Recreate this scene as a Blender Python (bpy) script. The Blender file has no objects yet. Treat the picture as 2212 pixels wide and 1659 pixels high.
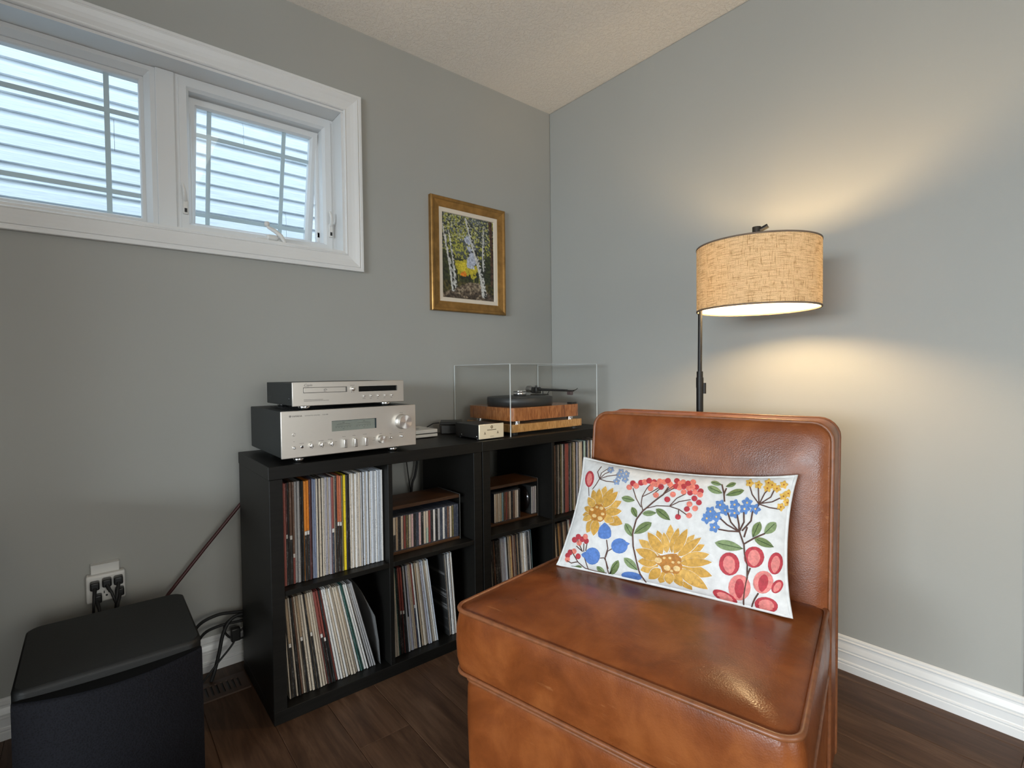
import bpy, bmesh, math, random
from mathutils import Vector, Matrix, Euler, noise as mnoise
random.seed(7)
D = bpy.data
SC = bpy.context.scene
COL = SC.collection

# ------------------------------------------------------------------ camera, world, lights, exposure
cam_d = D.cameras.new('camera'); cam = D.objects.new('camera', cam_d); COL.objects.link(cam)
_yaw, _pit, _rol = math.radians(50.42829), math.radians(-1.40896), math.radians(-0.64472)
_f = Vector((math.cos(_yaw)*math.cos(_pit), math.sin(_yaw)*math.cos(_pit), math.sin(_pit)))
_r = Vector((math.sin(_yaw), -math.cos(_yaw), 0)); _u = _r.cross(_f)
_r2 = _r*math.cos(_rol)+_u*math.sin(_rol); _u2 = _u*math.cos(_rol)-_r*math.sin(_rol)
cam.matrix_world = Matrix(((_r2.x, _u2.x, -_f.x, -1.97296), (_r2.y, _u2.y, -_f.y, -2.04075), (_r2.z, _u2.z, -_f.z, 1.03467), (0, 0, 0, 1)))
cam_d.sensor_width = 36.0; cam_d.sensor_fit = 'HORIZONTAL'; cam_d.lens = 1098.3156/2212*36.0
cam_d.clip_start = 0.02; cam_d.clip_end = 60
SC.camera = cam
vs = SC.view_settings
vs.view_transform = 'Standard'; vs.look = 'None'; vs.gamma = 1.0; vs.exposure = 0.0; vs.use_curve_mapping = False
SC.cycles.transparent_max_bounces = 24
SC.cycles.max_bounces = 10
SC.cycles.sample_clamp_indirect = 6.0

world = D.worlds.new('overcast_sky'); SC.world = world; world.use_nodes = True
bg = world.node_tree.nodes['Background']; bg.inputs[0].default_value = (0.72, 0.86, 1.0, 1); bg.inputs[1].default_value = 2.5

def area(name, loc, rot, sx, sy, power, col, spread=math.pi):
    l = D.lights.new(name, 'AREA'); l.shape = 'RECTANGLE'; l.size = sx; l.size_y = sy; l.energy = power; l.color = col; l.spread = spread
    o = D.objects.new(name, l); COL.objects.link(o); o.location = loc; o.rotation_euler = rot
    return o
# daylight entering by the big window in the wall opposite the lamp and by the patio door behind the camera
# sky light comes in slanting downwards, so the panels lean towards the floor
area('daylight_side_window', (-6.50, -2.75, 1.30), (0, math.radians(-90+66), 0), 1.5, 2.7, 575, (0.84, 0.935, 1.0))
area('daylight_patio_door', (-1.7, -4.90, 1.25), (math.radians(90-60), 0, 0), 1.7, 1.6, 54, (1.0, 0.94, 0.80))

# ------------------------------------------------------------------ helpers
class B:
    """collects geometry in world (or local) coordinates"""
    def __init__(s): s.v = []; s.f = []; s.m = []; s.sm = []
    def add(s, vs, fs, mi=0, smooth=False, mtx=None):
        o = len(s.v)
        for p in vs:
            p = Vector(p)
            s.v.append(mtx @ p if mtx else p)
        for f in fs: s.f.append([i+o for i in f]); s.m.append(mi); s.sm.append(smooth)
        return s
    def box(s, x0, x1, y0, y1, z0, z1, mi=0, mtx=None):
        v = [(x0,y0,z0),(x1,y0,z0),(x1,y1,z0),(x0,y1,z0),(x0,y0,z1),(x1,y0,z1),(x1,y1,z1),(x0,y1,z1)]
        return s.add(v, [(0,3,2,1),(4,5,6,7),(0,1,5,4),(1,2,6,5),(2,3,7,6),(3,0,4,7)], mi, False, mtx)
    def rbox(s, x0, x1, y0, y1, z0, z1, r, seg=2, mi=0, mtx=None, smooth=True):
        bm = bmesh.new(); bmesh.ops.create_cube(bm, size=1)
        for v in bm.verts: v.co = Vector(((x0+x1)/2+v.co.x*(x1-x0), (y0+y1)/2+v.co.y*(y1-y0), (z0+z1)/2+v.co.z*(z1-z0)))
        bmesh.ops.bevel(bm, geom=list(bm.edges), offset=r, segments=seg, profile=.5, affect='EDGES')
        bm.verts.index_update(); bm.faces.ensure_lookup_table()
        V = [v.co.copy() for v in bm.verts]; o = len(s.v)
        s.v += [mtx @ p if mtx else p for p in V]
        for f in bm.faces:
            f.normal_update(); flat = max(abs(c) for c in f.normal) > .999
            s.f.append([v.index+o for v in f.verts]); s.m.append(mi); s.sm.append(smooth and not flat)
        bm.free()
        return s
    def cyl(s, p0, p1, r0, r1=None, n=16, caps=True, mi=0, mtx=None):
        if r1 is None: r1 = r0
        p0, p1 = Vector(p0), Vector(p1); d = (p1-p0).normalized()
        a = d.orthogonal().normalized(); b = d.cross(a)
        v = []; f = []
        for p, r in ((p0, r0), (p1, r1)):
            for i in range(n):
                t = 2*math.pi*i/n; v.append(p+a*(r*math.cos(t))+b*(r*math.sin(t)))
        for i in range(n): f.append((i, (i+1) % n, n+(i+1) % n, n+i))
        s.add(v, f, mi, True, mtx)
        if caps: s.add(v, [tuple(range(n-1, -1, -1)), tuple(range(n, 2*n))], mi, False, mtx)
        return s
    def lathe(s, prof, c, n=24, mi=0, axis='z', smooth=True, mtx=None):
        v = []; f = []; k = len(prof)
        for i in range(n):
            t = 2*math.pi*i/n
            for r, z in prof:
                if axis == 'z': v.append((c[0]+r*math.cos(t), c[1]+r*math.sin(t), c[2]+z))
                elif axis == 'y': v.append((c[0]+r*math.cos(t), c[1]+z, c[2]+r*math.sin(t)))
                else: v.append((c[0]+z, c[1]+r*math.cos(t), c[2]+r*math.sin(t)))
        for i in range(n):
            j = (i+1) % n
            for q in range(k-1): f.append((i*k+q, j*k+q, j*k+q+1, i*k+q+1))
        return s.add(v, f, mi, smooth, mtx)
    def tube(s, pts, r, n=8, closed=False, mi=0, mtx=None, caps=True):
        P = [Vector(p) for p in pts]; m = len(P); v = []; f = []; ref = None
        for i in range(m):
            if closed: t = (P[(i+1) % m]-P[i-1])
            else: t = P[min(i+1, m-1)]-P[max(i-1, 0)]
            t.normalize()
            if ref is None: ref = t.orthogonal().normalized()
            ref = (ref-t*ref.dot(t)).normalized(); b = t.cross(ref)
            rr = r[i] if isinstance(r, (list, tuple)) else r
            for k in range(n):
                a = 2*math.pi*k/n; v.append(P[i]+ref*(rr*math.cos(a))+b*(rr*math.sin(a)))
        for i in range(m if closed else m-1):
            j = (i+1) % m
            for k in range(n): f.append((i*n+k, i*n+(k+1) % n, j*n+(k+1) % n, j*n+k))
        s.add(v, f, mi, True, mtx)
        if caps and not closed: s.add(v, [tuple(range(n-1, -1, -1)), tuple(range((m-1)*n, m*n))], mi, False, mtx)
        return s
    def prism(s, poly, fn, a0, a1, mi=0, smooth=False):
        """poly in 2D, fn(u, v, a) -> 3D"""
        n = len(poly); v = [fn(u, w, a0) for u, w in poly]+[fn(u, w, a1) for u, w in poly]
        f = [(i, (i+1) % n, n+(i+1) % n, n+i) for i in range(n)]
        s.add(v, f, mi, smooth); s.add(v, [tuple(range(n-1, -1, -1)), tuple(range(n, 2*n))], mi)
        return s
    def loft(s, rings, mi=0, cap0=True, cap1=True, closed=True, smooth=True, mtx=None):
        n = len(rings[0]); v = [p for R in rings for p in R]; f = []
        for i in range(len(rings)-1):
            for k in range(n if closed else n-1):
                f.append((i*n+k, i*n+(k+1) % n, (i+1)*n+(k+1) % n, (i+1)*n+k))
        s.add(v, f, mi, smooth, mtx)
        if cap0: s.add(v, [tuple(range(n-1, -1, -1))], mi, False, mtx)
        if cap1: s.add(v, [tuple(range((len(rings)-1)*n, len(rings)*n))], mi, False, mtx)
        return s

def world_off(p):
    o = Vector((0, 0, 0))
    while p is not None: o += p.location; p = p.parent
    return o
def obj(name, b, mats, parent=None, local=False, base=False):
    """one mesh object; coordinates in b are world ones unless local"""
    off = Vector((0, 0, 0)) if local else world_off(parent)
    loc = Vector((0, 0, 0))
    if base and not local:
        xs = [p.x for p in b.v]; ys = [p.y for p in b.v]; zs = [p.z for p in b.v]
        loc = Vector(((min(xs)+max(xs))/2, (min(ys)+max(ys))/2, min(zs)))-off
    me = D.meshes.new(name)
    me.from_pydata([tuple(p-off-loc) for p in b.v], [], b.f)
    if not isinstance(mats, (list, tuple)): mats = [mats]
    for m in mats: me.materials.append(m)
    me.polygons.foreach_set('material_index', b.m); me.polygons.foreach_set('use_smooth', b.sm)
    bm = bmesh.new(); bm.from_mesh(me); bmesh.ops.recalc_face_normals(bm, faces=bm.faces); bm.to_mesh(me); bm.free()
    me.update()
    o = D.objects.new(name, me); COL.objects.link(o); o.location = loc
    if parent is not None: o.parent = parent
    return o
def tag(o, label=None, cat=None, group=None, kind=None):
    if label: o['label'] = label
    if cat: o['category'] = cat
    if group: o['group'] = group
    if kind: o['kind'] = kind
    return o
def thing(name, label, cat, loc=(0, 0, 0), rotz=0, group=None):
    o = D.objects.new(name, None); COL.objects.link(o); o.location = loc; o.rotation_euler = (0, 0, rotz); o.empty_display_size = .05
    return tag(o, label, cat, group)
def struct(name, b=None, m=None, parent=None):
    if b is None:
        o = D.objects.new(name, None); COL.objects.link(o); o.empty_display_size = .05
    else: o = obj(name, b, m, parent)
    o['kind'] = 'structure'
    return o
def text_b(txt, size, x, z, y, shear=0.0, spacing=1.0, depth=.00015, align='LEFT'):
    """flat lettering standing in the plane y, facing -y, baseline start at x,z"""
    c = D.curves.new('lettering', 'FONT'); c.body = txt; c.size = size; c.shear = shear; c.space_character = spacing; c.extrude = depth; c.align_x = align
    c.resolution_u = 3
    o = D.objects.new('lettering', c); COL.objects.link(o)
    dg = bpy.context.evaluated_depsgraph_get()
    me = D.meshes.new_from_object(o.evaluated_get(dg))
    b = B(); b.add([(x+v.co.x, y-v.co.z, z+v.co.y) for v in me.vertices], [list(p.vertices) for p in me.polygons])
    D.objects.remove(o); D.curves.remove(c); D.meshes.remove(me)
    return b

# ------------------------------------------------------------------ materials
def newmat(name):
    m = D.materials.new(name); m.use_nodes = True
    nt = m.node_tree; return m, nt, nt.nodes['Principled BSDF']
def N(nt, t, **kw):
    n = nt.nodes.new(t)
    for k, v in kw.items(): setattr(n, k, v)
    return n
def coords(nt, scale=(1, 1, 1), kind='Object', rot=(0, 0, 0)):
    tc = N(nt, 'ShaderNodeTexCoord'); mp = N(nt, 'ShaderNodeMapping')
    mp.inputs['Scale'].default_value = scale; mp.inputs['Rotation'].default_value = rot
    nt.links.new(tc.outputs[kind], mp.inputs['Vector']); return mp.outputs['Vector']
def noise_n(nt, vec, scale, detail=4, rough=.55, dist=0):
    n = N(nt, 'ShaderNodeTexNoise'); n.inputs['Scale'].default_value = scale; n.inputs['Detail'].default_value = detail
    n.inputs['Roughness'].default_value = rough; n.inputs['Distortion'].default_value = dist
    nt.links.new(vec, n.inputs['Vector']); return n.outputs['Fac']
def ramp(nt, fac, stops):
    r = N(nt, 'ShaderNodeValToRGB'); e = r.color_ramp.elements
    while len(e) < len(stops): e.new(.5)
    for i, (p, c) in enumerate(stops): e[i].position = p; e[i].color = (c[0], c[1], c[2], 1)
    nt.links.new(fac, r.inputs['Fac']); return r.outputs['Color']
def bump(nt, bs, h, strength, dist=.002):
    b = N(nt, 'ShaderNodeBump'); b.inputs['Strength'].default_value = strength; b.inputs['Distance'].default_value = dist
    nt.links.new(h, b.inputs['Height']); nt.links.new(b.outputs['Normal'], bs.inputs['Normal'])
def mixc(nt, fac, a, b, mode='MIX'):
    m = N(nt, 'ShaderNodeMix', data_type='RGBA', blend_type=mode)
    for sock, val in ((m.inputs['Factor'], fac), (m.inputs['A'], a), (m.inputs['B'], b)):
        if isinstance(val, (int, float)): sock.default_value = val
        elif isinstance(val, tuple): sock.default_value = (*val[:3], 1)
        else: nt.links.new(val, sock)
    return m.outputs['Result']
def plain(name, col, rough=.5, metal=0, spec=.5, var=0, vs_=40, bmp=0, bs_=300, stretch=(1, 1, 1), coat=0):
    m, nt, bs = newmat(name)
    bs.inputs['Base Color'].default_value = (*col, 1); bs.inputs['Roughness'].default_value = rough; bs.inputs['Metallic'].default_value = metal
    bs.inputs['Specular IOR Level'].default_value = spec; bs.inputs['Coat Weight'].default_value = coat
    if var:
        n = noise_n(nt, coords(nt, stretch), vs_)
        c = ramp(nt, n, [(.3, [x*(1-var) for x in col]), (.7, [min(1, x*(1+var)) for x in col])]); nt.links.new(c, bs.inputs['Base Color'])
    if bmp: bump(nt, bs, noise_n(nt, coords(nt, stretch), bs_, 3), bmp, .001)
    return m
def glassy(name, tint=(.97, .985, .98), refl=1.45, rough=0.0, cap=1.0, dirt=0.0):
    """thin clear sheet: fresnel reflection over straight transmission"""
    m = D.materials.new(name); m.use_nodes = True; nt = m.node_tree; nt.nodes.clear()
    out = N(nt, 'ShaderNodeOutputMaterial'); mx = N(nt, 'ShaderNodeMixShader'); tr = N(nt, 'ShaderNodeBsdfTransparent'); gl = N(nt, 'ShaderNodeBsdfGlossy'); lw = N(nt, 'ShaderNodeLayerWeight'); lw.inputs['Blend'].default_value = .5
    pw = N(nt, 'ShaderNodeMath', operation='POWER'); pw.inputs[1].default_value = 5.0; nt.links.new(lw.outputs['Facing'], pw.inputs[0])
    fr = N(nt, 'ShaderNodeMath', operation='MULTIPLY_ADD'); f0 = ((refl-1)/(refl+1))**2; fr.inputs[1].default_value = 1-f0; fr.inputs[2].default_value = f0; nt.links.new(pw.outputs[0], fr.inputs[0])
    tr.inputs['Color'].default_value = (*tint, 1); gl.inputs['Roughness'].default_value = rough
    mu = N(nt, 'ShaderNodeMath', operation='MULTIPLY'); mu.inputs[1].default_value = cap
    nt.links.new(fr.outputs[0], mu.inputs[0]); nt.links.new(mu.outputs[0], mx.inputs[0]); nt.links.new(tr.outputs[0], mx.inputs[1]); nt.links.new(gl.outputs[0], mx.inputs[2])
    last = mx
    if dirt:
        m2 = N(nt, 'ShaderNodeMixShader'); df = N(nt, 'ShaderNodeBsdfDiffuse'); m2.inputs[0].default_value = dirt
        nt.links.new(mx.outputs[0], m2.inputs[1]); nt.links.new(df.outputs[0], m2.inputs[2]); last = m2
    nt.links.new(last.outputs[0], out.inputs[0]); return m

def wall_paint(name, col):
    m, nt, bs = newmat(name); v = coords(nt)
    n = noise_n(nt, v, 1.3, 2)
    nt.links.new(ramp(nt, n, [(.3, [c*.97 for c in col]), (.7, [c*1.03 for c in col])]), bs.inputs['Base Color'])
    bs.inputs['Roughness'].default_value = .62; bs.inputs['Specular IOR Level'].default_value = .35
    bump(nt, bs, noise_n(nt, v, 260, 3), .12, .001)
    return m
WALL = wall_paint('grey_wall_paint', (.345, .345, .320))
def ceiling_mat():
    m, nt, bs = newmat('knockdown_ceiling'); v = coords(nt)
    bs.inputs['Base Color'].default_value = (.86, .83, .78, 1); bs.inputs['Roughness'].default_value = .85
    n = ramp(nt, noise_n(nt, v, 75, 5, .6, .6), [(.42, (0, 0, 0)), (.56, (1, 1, 1))])
    bump(nt, bs, n, .55, .004); return m
CEIL = ceiling_mat()
TRIM = plain('white_trim_paint', (.70, .70, .69), .32, var=.02, vs_=6)
VINYL = plain('white_window_vinyl', (.70, .71, .71), .35)
def wood_floor():
    m, nt, bs = newmat('dark_vinyl_plank'); oi = N(nt, 'ShaderNodeObjectInfo')
    tc = N(nt, 'ShaderNodeTexCoord'); mp = N(nt, 'ShaderNodeMapping'); mp.inputs['Scale'].default_value = (9, 1.1, 1)
    ad = N(nt, 'ShaderNodeVectorMath', operation='ADD'); ml = N(nt, 'ShaderNodeVectorMath', operation='SCALE'); ml.inputs[0].default_value = (31, 57, 13)
    nt.links.new(oi.outputs['Random'], ml.inputs['Scale']); nt.links.new(tc.outputs['Object'], ad.inputs[0]); nt.links.new(ml.outputs[0], ad.inputs[1]); nt.links.new(ad.outputs[0], mp.inputs['Vector'])
    v = mp.outputs['Vector']
    n1 = noise_n(nt, v, 2.2, 6, .65, .8); c1 = ramp(nt, n1, [(.25, (.036, .017, .010)), (.5, (.080, .041, .023)), (.75, (.150, .084, .050))])
    mp2 = N(nt, 'ShaderNodeMapping'); mp2.inputs['Scale'].default_value = (60, 2.5, 1); nt.links.new(ad.outputs[0], mp2.inputs['Vector'])
    n2 = noise_n(nt, mp2.outputs['Vector'], 3.0, 4)
    c = mixc(nt, .35, c1, ramp(nt, n2, [(.3, (.25, .25, .25)), (.7, (1, 1, 1))]), 'MULTIPLY')
    hs = N(nt, 'ShaderNodeHueSaturation'); mr = N(nt, 'ShaderNodeMapRange'); mr.inputs[3].default_value = .75; mr.inputs[4].default_value = 1.25
    nt.links.new(oi.outputs['Random'], mr.inputs[0]); nt.links.new(mr.outputs[0], hs.inputs['Value']); nt.links.new(c, hs.inputs['Color']); nt.links.new(hs.outputs[0], bs.inputs['Base Color'])
    bs.inputs['Roughness'].default_value = .45; bs.inputs['Specular IOR Level'].default_value = .22; bump(nt, bs, n2, .15, .001); return m
FLOOR = wood_floor()
def leather():
    m, nt, bs = newmat('tan_leather'); v = coords(nt)
    n = noise_n(nt, v, 7, 7, .62, .4)
    c = ramp(nt, n, [(.28, (.105, .026, .006)), (.5, (.185, .049, .0115)), (.72, (.28, .086, .022))])
    sv = coords(nt, (4, 60, 20), rot=(.3, .2, .6)); s = noise_n(nt, sv, 2.2, 5, .6)
    c = mixc(nt, ramp(nt, s, [(.66, (0, 0, 0)), (.74, (.35, .35, .35))]), c, (.42, .19, .075))
    nt.links.new(c, bs.inputs['Base Color'])
    nt.links.new(ramp(nt, noise_n(nt, v, 14, 5), [(.3, (.27, .27, .27)), (.75, (.42, .42, .42))]), bs.inputs['Roughness'])
    vo = N(nt, 'ShaderNodeTexVoronoi'); vo.inputs['Scale'].default_value = 330; nt.links.new(v, vo.inputs['Vector'])
    ad = N(nt, 'ShaderNodeMath', operation='ADD'); n3 = noise_n(nt, v, 26, 5); nt.links.new(vo.outputs['Distance'], ad.inputs[0]); nt.links.new(n3, ad.inputs[1])
    bump(nt, bs, ad.outputs[0], .15, .0013); bs.inputs['Specular IOR Level'].default_value = .32
    return m
LEATHER = leather()
LPIPE = plain('leather_piping', (.20, .068, .024), .40, var=.2, vs_=60)
def blackwood():
    m, nt, bs = newmat('black_brown_foil'); v = coords(nt, (3, 40, 40))
    n = noise_n(nt, v, 3, 4)
    nt.links.new(ramp(nt, n, [(.3, (.0045, .0043, .0038)), (.7, (.0080, .0075, .0066))]), bs.inputs['Base Color'])
    bs.inputs['Roughness'].default_value = .45; bs.inputs['Specular IOR Level'].default_value = .20; bump(nt, bs, n, .12, .0006); return m
BLACKWOOD = blackwood()
SILVER = plain('brushed_silver', (.60, .565, .515), .42, .85, var=.03, vs_=90, stretch=(1, 40, 40))
CHROME = plain('polished_chrome', (.82, .82, .82), .12, 1.0)
KNOBM = plain('spun_aluminium', (.80, .79, .77), .24, 1.0)
BLACKMETAL = plain('black_sheet_metal', (.013, .015, .015), .5, 0, .3, bmp=.1, bs_=700)
BLACKPL = plain('black_plastic', (.010, .010, .010), .38)
BLACKRUB = plain('black_rubber', (.008, .008, .008), .6)
GLOSSBLACK = plain('gloss_black_glass', (.004, .004, .004), .06)
METER = plain('meter_face', (.20, .22, .19), .25, var=.05)
INK = plain('dark_print', (.045, .042, .038), .6)
INKGREY = plain('grey_print', (.14, .13, .12), .6)
WHITEPL = plain('white_plastic', (.68, .67, .64), .38)
CREAMFACE = plain('champagne_faceplate', (.80, .72, .55), .38, .35)
GLASS = glassy('window_glass', (.95, .98, .99), 1.45, 0, .35)
ACRYL = glassy('clear_acrylic', (.994, .995, .993), 1.38, 0, .4, .002)
ACEDGE = plain('acrylic_edge', (.62, .66, .66), .25)
GRILLE = plain('grey_blue_grille_bar', (.60, .68, .72), .4)

# ------------------------------------------------------------------ the room
H = 2.4468; XL, YR = -6.6, -5.0; TW = .14; YB_END = -1.868; XH = 1.6
# window opening in the wall with the picture
WX0, WX1, WZ0, WZ1 = -2.60, -1.160, 1.524, 2.100
b = B()
TB = .17
b.box(XL-TW, WX0, 0, TB, 0, H); b.box(WX1, TW, 0, TB, 0, H); b.box(WX0, WX1, 0, TB, 0, WZ0); b.box(WX0, WX1, 0, TB, WZ1, H)
struct('wall_back', b, WALL)
b = B(); b.rbox(0, TW, YB_END, 0.0, 0, H, .006, 2); struct('wall_right', b, WALL)
SW = (-4.2, -1.3, .35, 2.15)      # side window in wall_left: y0 y1 z0 z1
b = B(); b.box(XL-TW, XL, YR, SW[0], 0, H); b.box(XL-TW, XL, SW[1], 0, 0, H); b.box(XL-TW, XL, SW[0], SW[1], 0, SW[2]); b.box(XL-TW, XL, SW[0], SW[1], SW[3], H)
struct('wall_left', b, WALL)
PD = (-2.65, -.75, 0.03, 2.08)    # patio door in wall_front: x0 x1 z0 z1
b = B(); b.box(XL-TW, PD[0], YR-TW, YR, 0, H); b.box(PD[1], XH, YR-TW, YR, 0, H); b.box(PD[0], PD[1], YR-TW, YR, PD[3], H); b.box(PD[0], PD[1], YR-TW, YR, 0, PD[2])
struct('wall_front', b, WALL)
b = B(); b.box(XH, XH+TW, YR, 0, 0, H); b.box(TW, XH, 0, TW, 0, H); struct('wall_hall', b, WALL)
b = B(); b.box(XL-TW, XH+TW, YR-TW, TW, H, H+.12); struct('ceiling', b, CEIL)
# floor: sub floor and separate planks running away from the picture wall
b = B(); b.box(XL-TW, XH+TW, YR-TW, TW, -.14, -.012); floor = struct('floor', b, plain('sub_floor', (.02, .012, .008), .8))
PW, PL = .152, 1.22
plank_cache = {}
def plank_mesh(L, w):
    k = (round(L, 3), round(w, 3))
    if k not in plank_cache:
        g = .0004; c = .0012
        bb = B(); x0, x1, y0, y1 = -w/2+g, w/2-g, -L/2+g, L/2-g
        lo = [(x0, y0, -.011), (x1, y0, -.011), (x1, y1, -.011), (x0, y1, -.011)]
        mid = [(x, y, -c*.6) for x, y, _ in lo]; top = [(x+(c if x < 0 else -c), y+(c if y < 0 else -c), 0) for x, y, _ in lo]
        bb.loft([lo, mid, top], smooth=False)
        me = D.meshes.new('plank'); me.from_pydata([tuple(p) for p in bb.v], [], bb.f); me.materials.append(FLOOR); plank_cache[k] = me
    return plank_cache[k]
i = 0; x = -1.125-36*PW
while x < XH-.01:
    w = min(PW, XH-x) if x > -10 else PW
    y = 0.0; first = PL*((i*.37) % 1.0)
    L = first if first > .15 else PL
    while y > YR+.01:
        L2 = min(L, y-YR)
        if x+w > XL:
            o = D.objects.new('plank', plank_mesh(L2, w)); COL.objects.link(o); o.location = (x+w/2, y-L2/2, 0); o.parent = floor
        y -= L2; L = PL
    x += PW; i += 1
# baseboards
BP = [(0, 0), (.016, 0), (.016, .022), (.0135, .0255), (.0155, .029), (.0150, .033), (.0125, .0355), (.0120, .037), (.0120, .060), (.0138, .062), (.0138, .0645), (.0115, .067), (.0125, .073), (.0095, .084), (.0075, .090), (.0068, .096), (.0085, .0985), (.0085, .1015), (.0060, .104), (.0060, .110), (.0035, .114), (0, .116)]
b = B(); b.prism(BP, lambda d, z, a: (a, -d, z), XL, -.0005, smooth=False); struct('baseboard_back', b, TRIM)
b = B()
b.prism(BP, lambda d, z, a: (-d, a-(d if a < -1 else 0), z), 0.0, YB_END)
b.prism(BP, lambda d, z, a: (a-(d if a < .05 else 0), YB_END-d, z), 0.0, TW); struct('baseboard_right', b, TRIM)
b = B(); b.prism(BP, lambda d, z, a: (XL+d, a, z), YR, -.02); struct('baseboard_left', b, TRIM)

# ------------------------------------------------------------------ window over the subwoofer
win = struct('window_1')
CP = [(0, 0), (0, .006), (.003, .0095), (.006, .0095), (.0075, .0075), (.010, .0085), (.024, .0105), (.036, .0135), (.046, .0175), (.0525, .0195), (.055, .0170), (.058, .0170), (.0595, .0185), (.0685, .0185), (.0705, .0165), (.0705, 0)]
def casing(x0, x1, z0, z1, side, y=0.0):
    bb = B(); R = []
    for e in (0, 1):
        ring = []
        for o, d in CP:
            if side == 'top': p = (x0-o if e == 0 else x1+o, y-d, z1+o)
            elif side == 'bottom': p = (x0-o if e == 0 else x1+o, y-d, z0-o)
            elif side == 'right': p = (x1+o, y-d, z0-o if e == 0 else z1+o)
            else: p = (x0-o, y-d, z0-o if e == 0 else z1+o)
            ring.append(p)
        R.append(ring)
    return bb.loft(R, smooth=False)
for s_ in ('top', 'bottom', 'right', 'left'):
    obj('casing', casing(WX0, WX1, WZ0, WZ1, s_), TRIM, win)
JD = .112   # depth of the jamb liner
b = B(); t_ = .010
b.box(WX0, WX1, 0, JD, WZ1-t_+.001, WZ1+.0); obj('jamb_liner', b, TRIM, win)
b = B(); b.box(WX0, WX1, 0, JD, WZ0, WZ0+t_); obj('jamb_liner', b, TRIM, win)
b = B(); b.box(WX1-t_, WX1, 0, JD, WZ0+t_, WZ1-t_); obj('jamb_liner', b, TRIM, win)
b = B(); b.box(WX0, WX0+t_, 0, JD, WZ0+t_, WZ1-t_); obj('jamb_liner', b, TRIM, win)
ix0, ix1, iz0, iz1 = WX0+t_, WX1-t_, WZ0+t_, WZ1-t_
MX0, MX1 = -1.782, -1.727
b = B(); b.rbox(MX0, MX1, .086, .166, iz0, iz1, .003, 2, smooth=False); obj('mullion', b, VINYL, win)
def frame_ring(bb, x0, x1, z0, z1, w, y0, y1, bev=0, mtx=None):
    """rectangular frame with mitred inner slope"""
    R = []
    for (o, y) in ((0, y1), (0, y0), (w-bev, y0), (w, y0+bev*1.3), (w, y1)):
        R.append([(x0+o, y, z0+o), (x1-o, y, z0+o), (x1-o, y, z1-o), (x0+o, y, z1-o)])
    R.append(R[0])
    return bb.loft(R, cap0=False, cap1=False, smooth=False, mtx=mtx)
# left: fixed picture unit
fx = obj('fixed_frame', frame_ring(B(), ix0, MX0, iz0, iz1, .030, .096, .156, .016), VINYL, win)
obj('glazing_stop', frame_ring(B(), ix0+.030, MX0-.030, iz0+.030, iz1-.030, .014, .124, .156, .004), VINYL, fx)
gx0, gx1, gz0, gz1 = ix0+.040, MX0-.040, iz0+.040, iz1-.040
b = B(); b.box(gx0, gx1, .138, .142, gz0, gz1); obj('pane', b, GLASS, fx)
for gx in (-1.912, gx0+.088): b = B(); b.box(gx-.0075, gx+.0075, .1435, .1485, gz0, gz1); obj('grille_bar', b, GRILLE, fx)
for gz in (1.925, 1.657): b = B(); b.box(gx0, gx1, .1436, .1484, gz-.0075, gz+.0075); obj('grille_bar', b, GRILLE, fx)
# right: awning unit with its sash pushed out at the bottom
aw = obj('awning_frame', frame_ring(B(), MX1, ix1, iz0, iz1, .044, .092, .161, .006), VINYL, win)
obj('frame_lip', frame_ring(B(), MX1+.012, ix1-.012, iz0+.012, iz1-.012, .026, .087, .094, .003), VINYL, aw)
obj('weather_strip', frame_ring(B(), MX1+.044, ix1-.044, iz0+.044, iz1-.044, .012, .144, .166, .003), VINYL, aw)
sx0, sx1, sz0, sz1 = MX1+.049, ix1-.049, iz0+.046, iz1-.049
hinge = Vector(((sx0+sx1)/2, .146, sz1))
ST = Matrix.Translation(hinge) @ Matrix.Rotation(math.radians(13), 4, 'X') @ Matrix.Translation(-hinge)
sash = obj('awning_sash', frame_ring(B(), sx0, sx1, sz0, sz1, .026, .132, .168, .008, ST), VINYL, win)
b = B(); b.box(sx0+.02, sx1-.02, .148, .152, sz0+.02, sz1-.02, 0, ST); obj('pane', b, GLASS, sash)
for gx in (-1.610, -1.345): b = B(); b.box(gx-.0075, gx+.0075, .1535, .1585, sz0+.022, sz1-.022, 0, ST); obj('grille_bar', b, GRILLE, sash)
for gz in (1.925, 1.640): b = B(); b.box(sx0+.022, sx1-.022, .1536, .1584, gz-.0075, gz+.0075, 0, ST); obj('grille_bar', b, GRILLE, sash)
b = B(); b.cyl((sx1-.004, .151, sz0+.17), (sx1+.003, .181, sz0+.10), .004, n=8); b.box(sx1-.004, sx1+.004, .144, .176, sz0+.03, sz0+.05); obj('hinge_arm', b, plain('hinge_steel', (.25, .25, .25), .4, .8), sash)
# lock levers
for lx in (MX1+.024, ix1-.020):
    b = B(); b.rbox(lx-.008, lx+.008, .076, .088, 1.602, 1.657, .003); lk = obj('sash_lock', b, WHITEPL, win)
    b = B(); b.tube([(lx, .076, 1.650), (lx-.003, .060, 1.665), (lx-.006, .054, 1.682), (lx-.010, .058, 1.700)], [.007, .007, .006, .004], 10); obj('lock_lever', b, WHITEPL, lk)
    b = B(); b.box(lx-.004, lx+.004, .0750, .0765, 1.608, 1.622); obj('lock_slot', b, BLACKPL, lk)
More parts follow.
